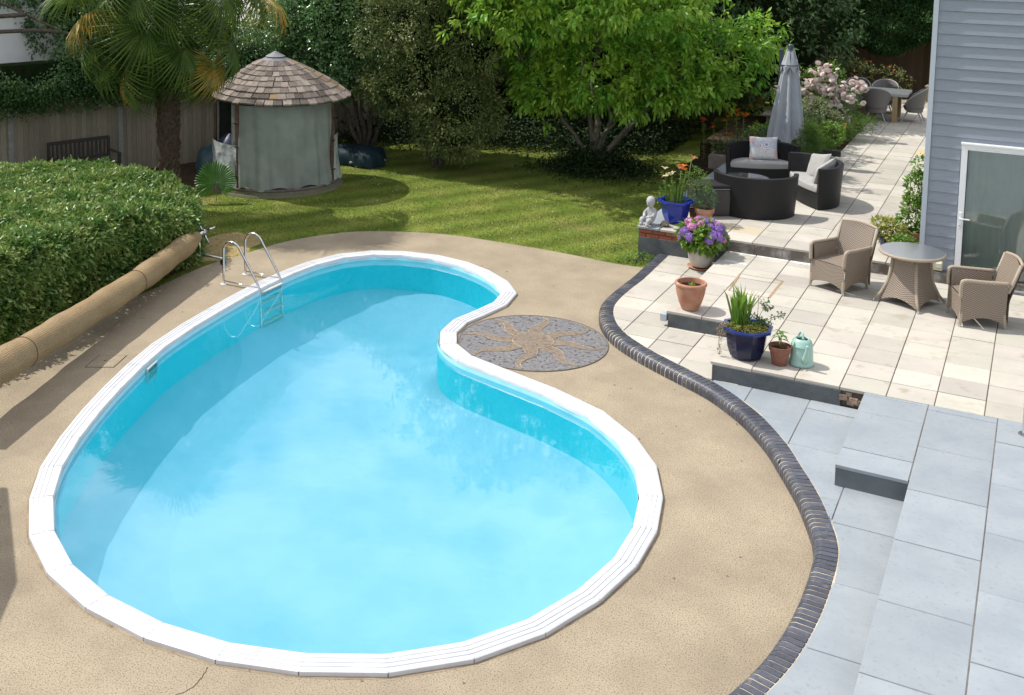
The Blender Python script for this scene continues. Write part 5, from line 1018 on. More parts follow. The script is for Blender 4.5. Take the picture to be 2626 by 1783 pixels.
# storage box
M_rat = mat('dark_resin', (.030, .027, .03), (.045, .04, .045), n=20, rough=.45, spec=.5)
sb = thing('storage_box', 'dark grey storage box with a pale lid band left of the black sofa', 'storage box', (-1.70, 3.20, Z3), rad(33))
MB().cbox((0, 0, .24), (.62, .46, .47), .012).build('body', M_rat, sb); MB().cbox((0, 0, .485), (.635, .475, .018), .004).build('band', mat('pale_band', (.22, .22, .21), rough=.6), sb); MB().cbox((0, 0, .525), (.65, .49, .06), .015).build('lid', mat('lid_resin', (.03, .027, .03), rough=.8, spec=.1), sb); MB().cbox((-.02, -.233, .38), (.2, .012, .02), .004).build('handle_slot', M_dark, sb)
# ============================================================ parasol
M_par = mat('grey_canopy', (.40, .42, .46), (.36, .38, .42), n=4, rough=.8, bump=.2, bn=8, spec=.3, dist=.02); M_mast = mat('dark_mast', (.05, .065, .085), rough=.35)
ps = thing('cantilever_parasol', 'closed grey cantilever parasol hanging beside its dark mast behind the sofas', 'parasol', (-1.42, 8.1, Z3)); ps.scale = (.86, .86, .925)
MB().cbox((-.16, .02, 1.32), (.085, .06, 2.60), .01).build('mast', M_mast, ps); MB().cbox((-.16, .02, 2.62), (.10, .075, .07), .012).build('mast_cap', M_mast, ps)
MB().tube([(.06, 0, .55), (.06, 0, 2.68)], .022, 10).build('canopy_pole', M_mast, ps); MB().tube([(-.16, 0, .60), (.06, 0, .5)], .028, 8).build('crank', M_mast, ps); MB().cbox((-.13, .0, .66), (.15, .11, .2), .03).build('crank_box', M_mast, ps)
MB().cbox((-.16, .02, .04), (.6, .6, .08), .02).build('base', M_mast, ps)
def can(u, v):
    a = 2*PI*u; r = .10+.26*v**.9 if v < .8 else .308+.10*(v-.8); r = (.075+.30*v**.85)*(1+.0*v); r *= 1-.25*math.exp(-((v-.17)/.06)**2)
    fold = 1+(.16+.12*v)*sin(a*8)+.05*sin(a*3+v*5); z = 2.68-2.02*v-(.0+.22*v*v)*(.5+.5*sin(a*4+1.1)); return (.06+r*fold*cos(a)*1.02, r*fold*sin(a)*.75, z)
MB().grid(can, 160, 26, True).build('canopy', M_par, ps, smooth=True)
MB().lathe([(.02, 2.78), (.06, 2.77), (.075, 2.74), (.075, 2.66), (.085, 2.60)], 16, (.06, 0, 0)).build('top_hub', M_mast, ps, smooth=True)
b = MB()
for q in range(6):
    a0 = q*PI/3+.2; vs = []
    for (r, z, w_) in ((.06, 2.66, .25), (.13, 2.50, .42), (.20, 2.28, .55)): vs += [(.06+r*cos(a0-w_), r*sin(a0-w_), z), (.06+(r+.015)*cos(a0), (r+.015)*sin(a0), z-.01), (.06+r*cos(a0+w_), r*sin(a0+w_), z)]
    vs.append((.06+.215*cos(a0), .215*sin(a0), 2.12)); b.add(vs, [(0, 1, 4, 3), (1, 2, 5, 4), (3, 4, 7, 6), (4, 5, 8, 7), (6, 7, 9), (7, 8, 9)])
b.build('vent_flaps', M_par, ps, kind='stuff')
MB().tube([(.06+.235*cos(a*PI/12), .19*sin(a*PI/12), 2.3) for a in range(25)], .012, 6, caps=False).build('strap', M_mast, ps)
# ============================================================ dining set
M_dt = mat('grey_table_top', (.42, .44, .40), (.36, .37, .34), n=4, rough=.6); M_oak = mat('pale_oak', (.42, .31, .17), (.34, .24, .13), n=4, rough=.7, stretch=(3, 3, 30))
TX0, TX1, TY0, TY1 = -1.75, .31, 14.68, 15.72
dt = thing('dining_table', 'long pale grey topped dining table on chunky wooden legs at the far end', 'dining table', (0, 0, Z3))
MB().cbox(((TX0+TX1)/2, (TY0+TY1)/2, .715), (TX1-TX0, TY1-TY0, .07), .005).build('table_top', M_dt, dt)
for x in (TX0+.30, TX1-.30):
    for y in (TY0+.02, TY1-.12): MB().cbox((x, y+.05, .34), (.115, .115, .68), .005).build('leg', M_oak, dt)
MB().cbox(((TX0+TX1)/2, (TY0+TY1)/2, .16), (TX1-TX0-.6, .09, .07), .004).build('stretcher', M_oak, dt)
def tub(loc, rz, label):
    t = thing('tub_chair', label, 'chair', loc, rz, 'grey woven tub chairs round the dining table')   # faces local -y
    def sh_(R, zo):
        def f(u, v):
            a = rad(-200+220*u)+0; a = rad(-35+250*u); k = sin(PI*u)**.8; z = .36+v*(.12+.42*k)+zo; r = R*(.72+.30*v+.05*v*k); return (r*cos(a), r*sin(a)*(.95), z-.10*(1-v)**2)
        return f
    b = MB(); b.grid(sh_(.33, 0), 30, 10); b.uvs = (1.6, .5); b.build('shell', M_wickG, t, smooth=True); b = MB(); b.grid(sh_(.305, 0), 30, 10); b.uvs = (1.6, .5); b.build('shell_lining', M_wickG, t, smooth=True)
    f = sh_(.32, .004); MB().tube([f(i/24, 1) for i in range(25)], .016, 7).build('rim', mat('grey_rim', (.34, .33, .34), rough=.6) if 'grey_rim' not in bpy.data.materials else bpy.data.materials['grey_rim'], t, smooth=True)
    MB().lathe([(.02, .26), (.2, .28), (.25, .34), (.27, .40), (.24, .42), (0, .425)], 20, sy=.95).build('seat_shell', M_wickG, t, smooth=True)
    for x, y in ((-1, -1), (1, -1), (1, 1), (-1, 1)): MB().tube([(x*.13, y*.12, .30), (x*.27, y*.26, 0)], [.02, .013], 8).build('leg', bpy.data.materials.get('chair_leg') or mat('chair_leg', (.32, .32, .31), rough=.5), t)
    return t
for p_, r_, lb in (((-.42, 14.62), 180+2, 'grey tub chair with its back to the camera, right beside the oak leg'), ((-1.15, 14.55), 180-8, 'grey tub chair with its back to the camera, half hidden by the pink roses'), ((.42, 15.15), -90, 'grey tub chair seen side on at the head of the dining table'),
                   ((-.40, 15.98), 0, 'grey tub chair on the far side of the dining table, showing its rounded top'), ((-1.1, 15.95), 4, 'grey tub chair on the far side of the table, its top just behind the roses')):
    tub((*p_, Z3), rad(r_), lb)
wb = thing('work_bench', 'rustic wooden bench table in the dark beyond the dining set', 'workbench', (.75, 18.9, Z3-.1)); wb.scale = (.7, .8, .9)
MB().cbox((0, 0, .62), (1.1, .5, .05), .005, rz=-.12).build('bench_top', M_oak, wb)
for x in (-.45, .42): MB().cbox((x, -.1, .3), (.09, .09, .6), .005).build('leg', M_oak, wb)
wh = thing('wheelbarrow', 'dark green wheelbarrow standing in shade beside the house corner', 'wheelbarrow', (1.45, 18.2, Z3))
vs = [(-.30, -.24, .32), (.28, -.24, .32), (.28, .24, .32), (-.30, .24, .32), (-.45, -.33, .58), (.48, -.33, .58), (.48, .33, .58), (-.45, .33, .58)]; MB().add(vs, [(3, 2, 1, 0), (0, 1, 5, 4), (1, 2, 6, 5), (2, 3, 7, 6), (3, 0, 4, 7)]).build('tray', mat('green_paint', (.02, .09, .07), rough=.4), wh)
MB().tube([(-.5, -.3, .5), (-.2, -.3, .3), (.4, -.1, .2)], .016, 6).build('handle', M_mast, wh); MB().tube([(-.5, .3, .5), (-.2, .3, .3), (.4, .1, .2)], .016, 6).build('handle', M_mast, wh); MB().tube([(.42, -.04, .18), (.42, .04, .18)], .17, 16).build('wheel', M_dark, wh)
# ============================================================ pots and plants
M_terr = mat('terracotta', (.36, .15, .085), (.44, .24, .16), n=7, rough=.85, bump=.2, bn=30, speck=(5, (.52, .42, .36), .62, .12)); M_terD = mat('dark_terracotta', (.20, .075, .045), (.26, .12, .08), n=9, rough=.85, bump=.2, bn=30)
M_navy = mat('navy_glaze', (.006, .008, .035), (.010, .012, .045), n=5, rough=.2, coat=.15, spec=.4); M_navyR = mat('navy_rim_glaze', (.012, .03, .16), rough=.22, coat=.2, spec=.4); M_cob = mat('cobalt_glaze', (.006, .022, .24), (.010, .035, .32), n=5, rough=.22, coat=.15, spec=.4)
M_stonep = mat('whitewashed_pot', (.42, .36, .30), (.50, .47, .43), n=6, rough=.9, bump=.5, bn=30, speck=(8, (.30, .2, .15), .62, .1))
M_grn = leafm('bright_leaf', (.11, .25, .03), (.22, .34, .05), n=7, rough=.4, trl=.35); M_dgrn = leafm('herb_leaf', (.07, .14, .05), (.13, .21, .09), n=7, rough=.6, trl=.2); M_sed = leafm('stonecrop', (.20, .26, .03), (.36, .30, .10), n=9, rough=.6, trl=.2)
def soil(t, r, z, n=24): MB().lathe([(0.01, .02), (r*.5, .012), (r, 0)], n, (0, 0, z), cap0=True).build('soil', M_soil, t, smooth=True)
def strap(t, name, n, r, h, w, m, lean=.35, seed=0, base=.03):
    """sword shaped leaves"""
    rr = random.Random(seed); b = MB()
    for i in range(n):
        a = rr.uniform(0, 2*PI); q = r*rr.random()**.5; x, y = q*cos(a), q*sin(a); a2_ = rr.uniform(0, 2*PI); ln_ = h*rr.uniform(.6, 1.1); tl = lean*rr.random(); ww = w*rr.uniform(.7, 1.1); dx, dy = cos(a2_)*tl, sin(a2_)*tl; nx, ny = -sin(a2_), cos(a2_)
        vs = []
        for k in range(4):
            s_ = k/4; c = (x+dx*ln_*s_**1.5, y+dy*ln_*s_**1.5, base+ln_*s_); wk = ww*(.7+.6*s_ if s_ < .5 else 1.3-.9*(s_-.5)*2*.6); vs += [(c[0]-nx*wk/2, c[1]-ny*wk/2, c[2]), (c[0]+nx*wk/2, c[1]+ny*wk/2, c[2])]
        vs.append((x+dx*ln_, y+dy*ln_, base+ln_*(1-tl*.25))); b.add(vs, [(0, 1, 3, 2), (2, 3, 5, 4), (4, 5, 7, 6), (6, 7, 8)])
    return b.build(name, m, t, kind='stuff')
def bush(t, blobs, n, per, spr, ll, lw, m, name='foliage', **k):
    P, D, C = crown(blobs, n, per, spr, **k); return leaves(name, P, D, ll, lw, m, t, **({'oval': True} if ll > .03 else {}))
def stems(t, pts, r, m, name='stem'):
    for p in pts: MB().tube([tuple(v) for v in (spline(p, 3) if len(p) > 2 else [Vector(q) for q in p])], r, 5).build(name, m, t, smooth=True)
M_stem = mat('green_stem', (.10, .17, .04), (.16, .2, .07), n=9, rough=.6)
def lily(t, c, col, n=6, R=.07, nm='lily_flower'):
    b = MB()
    for i in range(n):
        a = i*2*PI/n+c[0]*9; x, y = cos(a), sin(a); nx, ny = -y, x; w_ = R*.27
        vs = [(0, 0, 0), (x*R*.5-nx*w_, y*R*.5-ny*w_, R*.45), (x*R*.5, y*R*.5, R*.40), (x*R*.5+nx*w_, y*R*.5+ny*w_, R*.45), (x*R*.9-nx*w_*.5, y*R*.9-ny*w_*.5, R*.55), (x*R*.9+nx*w_*.5, y*R*.9+ny*w_*.5, R*.55), (x*R*1.25, y*R*1.25, R*.42)]
        b.add(vs, [(0, 1, 2), (0, 2, 3), (1, 4, 2), (2, 5, 3), (2, 4, 5), (4, 6, 5)])
    o = b.build(nm, col, t); o.location = c; o.rotation_euler = (random.uniform(-.7, .3), random.uniform(-.6, .6), 0); return o
M_or = mat('orange_petal', (.75, .25, .01), (.7, .16, .01), n=20, rough=.6, trl=.3); M_or2 = mat('red_orange_petal', (.72, .12, .02), (.75, .22, .04), n=20, rough=.6, trl=.3); M_cr = mat('cream_petal', (.72, .68, .42), (.7, .62, .35), n=20, rough=.6, trl=.3); M_pk = mat('coral_petal', (.68, .26, .16), (.7, .36, .22), n=20, rough=.6, trl=.3)
def pot(name, label, loc, prof, m, n=32, rz=0, soil_r=None, soil_z=None, cat='flowerpot', auto=35, rim=None):
    t = thing(name, label, cat, loc); MB().lathe(prof, n, rz=rz).build('pot', m, t, auto=auto); 
    if soil_r: soil(t, soil_r, soil_z, n)
    return t
# hydrangea
hy = pot('hydrangea_pot', 'whitewashed round pot of purple and pink hydrangea standing by the dark wall', (-1.30, 1.36, Z1+.0), [(.10, .03), (.15, .05), (.195, .15), (.215, .26), (.215, .34), (.235, .36), (.235, .385), (.205, .385), (.19, .33)], M_stonep, soil_r=.2, soil_z=.33)
MB().lathe([(.14, 0), (.19, .012), (.215, .04), (.205, .04), (.15, .02), (.1, .02)], 30).build('saucer', M_terr, hy, auto=30)
bush(hy, [(0, 0, .53, .30, .28, .17)], 420, 5, .10, .10, .06, M_grn, shell=(.45, .95)); bush(hy, [(0, 0, .45, .26, .25, .14)], 120, 5, .08, .10, .06, M_grn, shell=(.5, 1))
M_hyd = [mat('violet_floret', (.30, .17, .56), (.44, .27, .64), n=40, rough=.8, isl=.25, trl=.2), mat('mauve_floret', (.50, .26, .58), (.60, .38, .66), n=40, rough=.8, isl=.25, trl=.2), mat('pink_floret', (.66, .26, .48), (.66, .36, .58), n=40, rough=.8, isl=.25, trl=.2)]
def floret_head(R, seed):
    rr = np.random.default_rng(seed); n = 240; d = rr.normal(size=(n, 3)); d /= np.linalg.norm(d, axis=1, keepdims=True); V = []; F = []
    for i in range(n):
        c = d[i]*R*(.9+.15*rr.random()); a = np.cross(d[i], [0.3, .2, 1]); a /= np.linalg.norm(a); b_ = np.cross(d[i], a); s_ = R*.17; k = len(V); V += [tuple(c+a*s_), tuple(c+b_*s_), tuple(c-a*s_), tuple(c-b_*s_), tuple(c-d[i]*s_*.4)]; F += [(k, k+1, k+4), (k+1, k+2, k+4), (k+2, k+3, k+4), (k+3, k, k+4)]
    b = MB(); b.add(V, F); b.lathe([(R*.01, -R*.85), (R*.6, -R*.6), (R*.87, 0), (R*.6, R*.6), (R*.01, R*.85)], 12); return b
heads = [[floret_head(1, s).mesh('flower_head', m) for s in (1, 2)] for m in M_hyd]
cam2 = (CP-np.array([-1.3, 1.36, .7])); cam2 /= np.linalg.norm(cam2); cnt = 0
for q in range(60):
    zf = 1-2*(q+.5)/60; a = q*2.39996; r = math.sqrt(1-zf*zf); d = np.array([r*cos(a), r*sin(a), zf])
    if zf < -.25: continue
    rt_ = float(d@AR); fr_ = float(d@cam2); 
    if -.55 < rt_ < -.02 and fr_ > .35 and zf < .75: continue   # leafy gap showing on the left of the bush
    if random.random() < .12: continue
    s_ = random.uniform(.07, .092); k = 2 if (rt_ < .1 and zf > .5) or (zf < .05 and rt_ > -.1) and random.random() < .7 else random.choice((0, 0, 0, 1)); cnt += 1
    o = inst(heads[k][q % 2], 'flower_head', hy, (d[0]*.34, d[1]*.32, .555+d[2]*.20), (random.random()*6, random.random()*6, 0), (s_, s_, s_*.8))
# terracotta pot with seedling
tp = pot('terracotta_pot', 'large bare terracotta pot with one small seedling on the back step', (-.735, -1.235, Z2), [(.10, 0), (.118, .01), (.155, .10), (.19, .22), (.203, .30), (.205, .335), (.217, .345), (.22, .37), (.21, .385), (.185, .385), (.175, .32)], M_terr, soil_r=.18, soil_z=.28, auto=30)
bush(tp, [(.03, -.02, .30, .04, .04, .04)], 14, 5, .03, .045, .025, M_grn); stems(tp, [[(-.14, .03, .24), (-.13, .02, .36)], [(-.05, .10, .24), (-.06, .11, .40)], [(.09, .08, .24), (.10, .08, .38)], [(.0, .12, .25), (.01, .13, .37)], [(-.17, -.02, .3), (-.08, -.08, .25)]], .003, M_bark, 'dry_stem')
# navy octagonal planter with iris leaves
nv = pot('navy_planter', 'big dark navy octagonal glazed planter of sword leaves on the front step corner', (.345, -2.56, Z2), [(.17, 0), (.195, .02), (.235, .14), (.255, .30), (.262, .35)], M_navy, n=8, rz=PI/8+.1, soil_r=.25, soil_z=.345, auto=20)
MB().lathe([(.262, .34), (.315, .355), (.32, .375), (.315, .392), (.27, .39), (.25, .35)], 8, rz=PI/8+.1, cap0=False).build('rim', M_navyR, nv, auto=20)
strap(nv, 'sword_leaves', 52, .10, .56, .028, M_grn, .42, 3, .34).location = (-.09, .02, 0)
bush(nv, [(.12, -.06, .38, .12, .10, .04)], 150, 12, .03, .022, .014, M_sed, name='stonecrop'); bush(nv, [(-.16, -.10, .37, .10, .08, .04), (-.02, -.17, .36, .14, .05, .03)], 120, 10, .03, .022, .014, M_sed, name='stonecrop'); bush(nv, [(.03, .10, .40, .16, .12, .08)], 90, 8, .04, .035, .02, M_dgrn)
stems(nv, [[(.08, .05, .35), (.14, .08, .55), (.2, .1, .68)], [(.1, .0, .36), (.24, .05, .5), (.38, .08, .56)], [(.08, .08, .35), (.1, .1, .6), (.09, .14, .75)], [(-.22, -.12, .36), (-.30, -.14, .28), (-.29, -.15, .02)]], .003, M_bark, 'dry_stem'); bush(nv, [(.2, .1, .67, .05, .05, .05), (.27, .05, .52, .04, .03, .03), (.38, .08, .57, .02, .02, .02)], 28, 4, .03, .035, .025, M_dgrn)
P, D, _ = crown([(-.28, -.13, .32, .05, .05, .08), (-.29, -.15, .16, .015, .015, .14)], 60, 6, .02); leaves('dead_trail', P, D, .018, .01, mat('dry_leaf', (.36, .26, .16), rough=.9), nv)
# small pot with chilli plant
sp = pot('small_pot', 'small brown clay pot with a young leafy chilli plant beside the watering can', (.755, -2.60, Z2), [(.085, 0), (.088, .005), (.12, .175), (.132, .18), (.137, .235), (.125, .235), (.11, .18)], M_terD, soil_r=.118, soil_z=.19)
stems(sp, [[(0, 0, .18), (.01, .0, .28), (0, .0, .40)]], .005, M_stem)
rr = random.Random(4); b = MB()
for q in range(11):
    a = q*2.4; z = .30+.011*q; ln_ = .10; vs = [(0, 0, z), (.35*ln_*cos(a)-.02*sin(a), .35*ln_*sin(a)+.02*cos(a), z+.02), (.35*ln_*cos(a)+.02*sin(a), .35*ln_*sin(a)-.02*cos(a), z+.02), (.8*ln_*cos(a)-.014*sin(a), .8*ln_*sin(a)+.014*cos(a), z+.01), (.8*ln_*cos(a)+.014*sin(a), .8*ln_*sin(a)-.014*cos(a), z+.01), (1.2*ln_*cos(a), 1.2*ln_*sin(a), z-.03)]
    MB().add(vs, [(0, 2, 1), (1, 2, 4, 3), (3, 4, 5)]).build('leaf', M_grn, sp)
# watering can
M_mint = mat('mint_plastic', (.33, .52, .45), (.30, .48, .42), n=6, rough=.35); wc = thing('watering_can', 'mint green plastic watering can with spout facing forward on the step edge', 'watering can', (.985, -2.47, Z2), rad(-62)); wc.scale = (1.12, 1.12, 1.13)
MB().lathe([(.115, 0), (.128, .01), (.132, .03), (.126, .045), (.122, .06), (.116, .17), (.112, .21), (.116, .217), (.112, .224), (.098, .265), (.078, .285), (.07, .29), (.062, .285), (.06, .27)], 36).build('body', M_mint, wc, auto=40)
MB().lathe([(.055, .262), (.001, .262)], 20, cap0=False).build('opening', mat('can_inside', (.10, .2, .16), rough=.6), wc)
MB().tube([tuple(v) for v in spline([(.09, 0, .06), (.125, 0, .10), (.155, 0, .16), (.175, 0, .235), (.18, 0, .27)], 4)], [.045, .044, .042, .04, .037, .035, .032, .029, .027, .025, .022, .02, .018, .017, .016, .016, .016], 12).build('spout', M_mint, wc, smooth=True)
MB().tube([tuple(v) for v in spline([(.03, 0, .285), (-.01, 0, .345), (-.07, 0, .33), (-.13, 0, .25), (-.125, 0, .12)], 5)], .012, 8).build('handle', M_mint, wc, smooth=True)
# electrical box at the end of the step
eb = thing('junction_box', 'small grey weatherproof box fixed to the end of the back step wall', 'junction box', (-1.035, -1.43, Z1+.12))
MB().cbox((0, 0, 0), (.09, .07, .12), .012).build('housing', mat('grey_plastic', (.36, .42, .46), rough=.4), eb); MB().cbox((0, -.038, 0), (.075, .012, .10), .004).build('lid', mat('grey_lid', (.42, .48, .52), rough=.35), eb)
# cobalt planter with lilies
cp_ = pot('cobalt_planter', 'bright cobalt blue hexagonal planter with orange and cream lilies on the wall corner', (-2.02, 2.30, Z3), [(.14, 0), (.165, .015), (.215, .14), (.245, .30), (.25, .36)], M_cob, n=6, rz=.25, soil_r=.235, soil_z=.34, auto=20)
MB().lathe([(.25, .35), (.315, .365), (.322, .385), (.315, .40), (.26, .40), (.24, .36)], 6, rz=.25, cap0=False).build('rim', M_cob, cp_, auto=20)
strap(cp_, 'sword_leaves', 26, .12, .34, .022, M_grn, .3, 8, .34)
for q, (x, y, hh) in enumerate(((-.07, .06, .46), (.03, .08, .54), (.10, .02, .50), (-.02, -.03, .38), (.16, .10, .42), (-.14, .0, .35), (.07, .14, .58))):
    stems(cp_, [[(x, y, .34), (x*1.2, y*1.2, .34+hh*.6), (x*1.5, y*1.5, .34+hh)]], .005, M_stem)
    n = 70; k = RNG.random(n); P = np.stack([x*(1+.5*k), y*(1+.5*k), .36+hh*.95*k], 1); a = RNG.random(n)*6.28; leaves('stem_leaves', P, np.stack([np.cos(a), np.sin(a), np.full(n, .5)], 1), .055, .012, M_grn, cp_)
bush(cp_, [(.25, .25, .78, .16, .12, .14), (.38, .28, .68, .12, .1, .1), (-.2, .05, .5, .1, .1, .1), (-.28, .05, .42, .07, .07, .1)], 110, 10, .05, .035, .012, M_grn)
for c, m_ in (((-.21, .0, .90), M_cr), ((-.15, -.03, .79), M_cr), ((-.09, .0, .81), M_cr), ((.07, .06, .92), M_or), ((.10, .02, .97), M_or), ((.03, .0, .94), M_pk), ((.22, .18, 1.10), M_pk)): lily(cp_, c, m_, R=.085)
stems(cp_, [[(-.16, .0, .36), (-.19, .0, .6), (-.19, .0, .86)], [(.05, .03, .36), (.06, .04, .92)], [(.12, .10, .36), (.2, .17, 1.08)]], .006, M_stem)
# terracotta pot with dense herb
t2 = pot('herb_pot', 'clay pot with a dense grey green rosemary bush right of the blue planter', (-1.56, 2.44, Z3), [(.11, 0), (.115, .01), (.14, .20), (.142, .21), (.162, .215), (.17, .29), (.155, .29), (.14, .22)], M_terr, soil_r=.15, soil_z=.25)
bush(t2, [(.02, .0, .44, .16, .15, .15), (-.04, .02, .34, .13, .12, .1), (.07, .0, .53, .09, .09, .09)], 330, 12, .045, .032, .006, M_dgrn)
t3 = pot('clay_pot', 'small clay pot with a sparse brownish plant between the planter and herb bush', (-1.76, 2.62, Z3), [(.08, 0), (.11, .16), (.12, .165), (.12, .2), (.1, .2)], M_terD, soil_r=.1, soil_z=.17); bush(t3, [(0, 0, .32, .08, .08, .12)], 60, 8, .05, .03, .015, M_dgrn); lily(t3, (-.03, 0, .45), M_cr, 5, .03, 'white_flower')
# seated stone child statue
M_stone = mat('white_stone', (.46, .46, .46), (.33, .33, .335), n=14, rough=.9, bump=.8, bn=45)
def skin(name, chains, m, parent, sub=2):
    vs = []; es = []; rs = []; idx = {}
    for ch in chains:
        prev = None
        for (x, y, z, r) in ch:
            key = (round(x, 4), round(y, 4), round(z, 4))
            if key not in idx: idx[key] = len(vs); vs.append((x, y, z)); rs.append(r)
            if prev is not None: es.append((prev, idx[key]))
            prev = idx[key]
    me = bpy.data.meshes.new(name); me.from_pydata(vs, es, []); me.materials.append(m); o = bpy.data.objects.new(name, me); COL.objects.link(o); o.parent = parent
    md = o.modifiers.new('skin', 'SKIN'); md.use_smooth_shade = True
    for i, sv in enumerate(me.skin_vertices[0].data): sv.radius = (rs[i], rs[i]); sv.use_root = i == 0
    s_ = o.modifiers.new('sub', 'SUBSURF'); s_.levels = s_.render_levels = sub; return o
st = thing('garden_statue', 'small white stone figure seated with knees drawn up on the brick wall end', 'statue', (-2.33, 1.98, Z3+.0), rad(-20)); st.scale = (1.2, 1.2, 1.2)
skin('body', [[(0, .02, .07, .075), (0, .01, .14, .066), (0, -.005, .20, .060), (0, -.02, .245, .035), (0, -.03, .275, .03)], [(0, -.005, .20, .060), (.065, -.01, .21, .032), (.085, -.06, .15, .025), (.035, -.12, .12, .022), (.0, -.135, .13, .02)], [(0, -.005, .20, .060), (-.065, -.01, .21, .032), (-.085, -.06, .15, .025), (-.035, -.12, .12, .022)],
     [(0, .02, .07, .075), (.055, -.06, .07, .048), (.06, -.15, .10, .036), (.05, -.16, .03, .03), (.05, -.20, .02, .022)], [(0, .02, .07, .075), (-.055, -.06, .07, .048), (-.06, -.15, .10, .036), (-.05, -.16, .03, .03), (-.05, -.20, .02, .022)]], M_stone, st)
hd_ = MB().lathe([(.004, -.075), (.03, -.068), (.045, -.045), (.055, -.01), (.058, .02), (.048, .052), (.025, .07), (.004, .074)], 18, (0, -.035, .325), sy=1.05); hd_.lathe([(.003, -.012), (.011, 0), (.003, .014)], 8, (0, -.096, .315), cap1=True); hd_.lathe([(.003, -.014), (.012, 0), (.003, .014)], 8, (.056, -.03, .32), cap1=True); hd_.lathe([(.003, -.014), (.012, 0), (.003, .014)], 8, (-.056, -.03, .32), cap1=True); hd_.box((0, -.088, .292), (.028, .008, .006)); hd_.build('head', M_stone, st, smooth=True)
MB().lathe([(.05, -.01), (.061, .01), (.054, .05), (.03, .075), (.004, .082)], 18, (0, -.028, .33), wob=lambda a, z: 1+.06*sin(a*6+z*60)).build('curly_hair', M_stone, st, smooth=True); MB().cbox((0, -.07, .004), (.17, .25, .012), .004).build('statue_base', M_stone, st)
to = thing('stone_tortoise', 'small brownish stone tortoise on the wall in front of the blue planter', 'ornament', (-2.10, 2.0, Z3), rad(-60)); M_tort = mat('tortoise_stone', (.30, .25, .19), (.22, .18, .14), n=22, rough=.9, bump=.6, bn=60)
MB().lathe([(.085, .02), (.09, .035), (.075, .065), (.045, .085), (.005, .092)], 16, sy=.8, wob=lambda a, z: 1+.03*sin(a*8)).build('shell', M_tort, to, auto=30); MB().tube([(.07, 0, .03), (.11, 0, .045), (.125, 0, .045)], [.02, .018, .006], 8).build('head', M_tort, to, smooth=True)
for x, y in ((.06, .06), (.06, -.06), (-.06, .06), (-.06, -.06)): MB().tube([(x*.7, y*.7, .03), (x*1.2, y*1.2, .0)], [.018, .012], 6).build('leg', M_tort, to)
# feathery pot plant behind the right sofa
fp = pot('feathery_plant', 'tall feathery bright green plant growing behind the right sofa', (-.78, 7.35, Z3), [(.12, 0), (.16, .2), (.17, .22), (.15, .22)], M_terD, soil_r=.14, soil_z=.2, cat='plant'); M_fea = leafm('feathery_leaf', (.10, .21, .04), (.20, .30, .07), n=5, rough=.6, trl=.35)
P, D, _ = crown([(0, 0, .58, .20, .20, .32), (.03, 0, .88, .15, .15, .18), (-.05, .0, .42, .16, .16, .18)], 380, 14, .11, shell=(.2, 1)); D[:, 2] += .9; leaves('foliage', P, D, .09, .006, M_fea, fp); stems(fp, [[(.05*cos(a), .05*sin(a), .2), (.09*cos(a), .09*sin(a), .6)] for a in range(6)], .007, M_stem)
# timber sleepers at the bed
M_slp = mat('black_sleeper', (.02, .02, .022), (.04, .04, .04), n=9, rough=.7); sl1 = MB().cbox((-1.45, 9.52, Z3+.06), (1.95, .12, .14), .008).build('timber_sleeper', M_slp); tag(sl1, 'black timber sleeper edging the planting bed behind the sofas', 'sleeper')
# corner pots by the house
c1_ = pot('corner_pot', 'terracotta pot of tall staked leafy plant against the house corner', (1.66, 2.75, Z3), [(.13, 0), (.17, .22), (.185, .225), (.19, .29), (.17, .29)], M_terr, soil_r=.16, soil_z=.25); bush(c1_, [(.0, 0, .55, .14, .14, .26), (.03, .05, .95, .12, .1, .28), (-.05, 0, .38, .2, .2, .12), (.06, .1, 1.3, .07, .07, .15)], 260, 7, .08, .07, .035, M_grn); stems(c1_, [[(-.06, 0, .25), (-.06, 0, 1.15)], [(.05, .02, .25), (.05, .05, 1.25)]], .006, M_bark, 'cane')
for c, m_ in (((.05, 0, 1.35), M_pk), ((.02, .05, 1.2), M_pk), ((-.02, -.04, .85), M_cr)): lily(c1_, c, m_, 5, .035, 'peach_flower')
c2_ = pot('corner_planter', 'blue glazed pot of pale yellow green coleus beside the terracotta corner pot', (1.36, 2.42, Z3), [(.10, 0), (.14, .18), (.155, .19), (.155, .22), (.13, .22)], M_navyR, soil_r=.13, soil_z=.18); bush(c2_, [(0, 0, .33, .24, .22, .15), (-.12, 0, .38, .14, .14, .1)], 230, 6, .06, .06, .035, leafm('coleus_leaf', (.30, .34, .06), (.42, .40, .14), n=12, rough=.5, trl=.3))
c3_ = pot('corner_pot', 'low terracotta pot tucked between the round table and the house corner', (1.62, 2.1, Z3), [(.12, 0), (.15, .15), (.165, .155), (.165, .2), (.14, .2)], M_terr, soil_r=.14, soil_z=.16); bush(c3_, [(0, 0, .25, .15, .14, .1)], 90, 6, .05, .045, .025, M_grn)
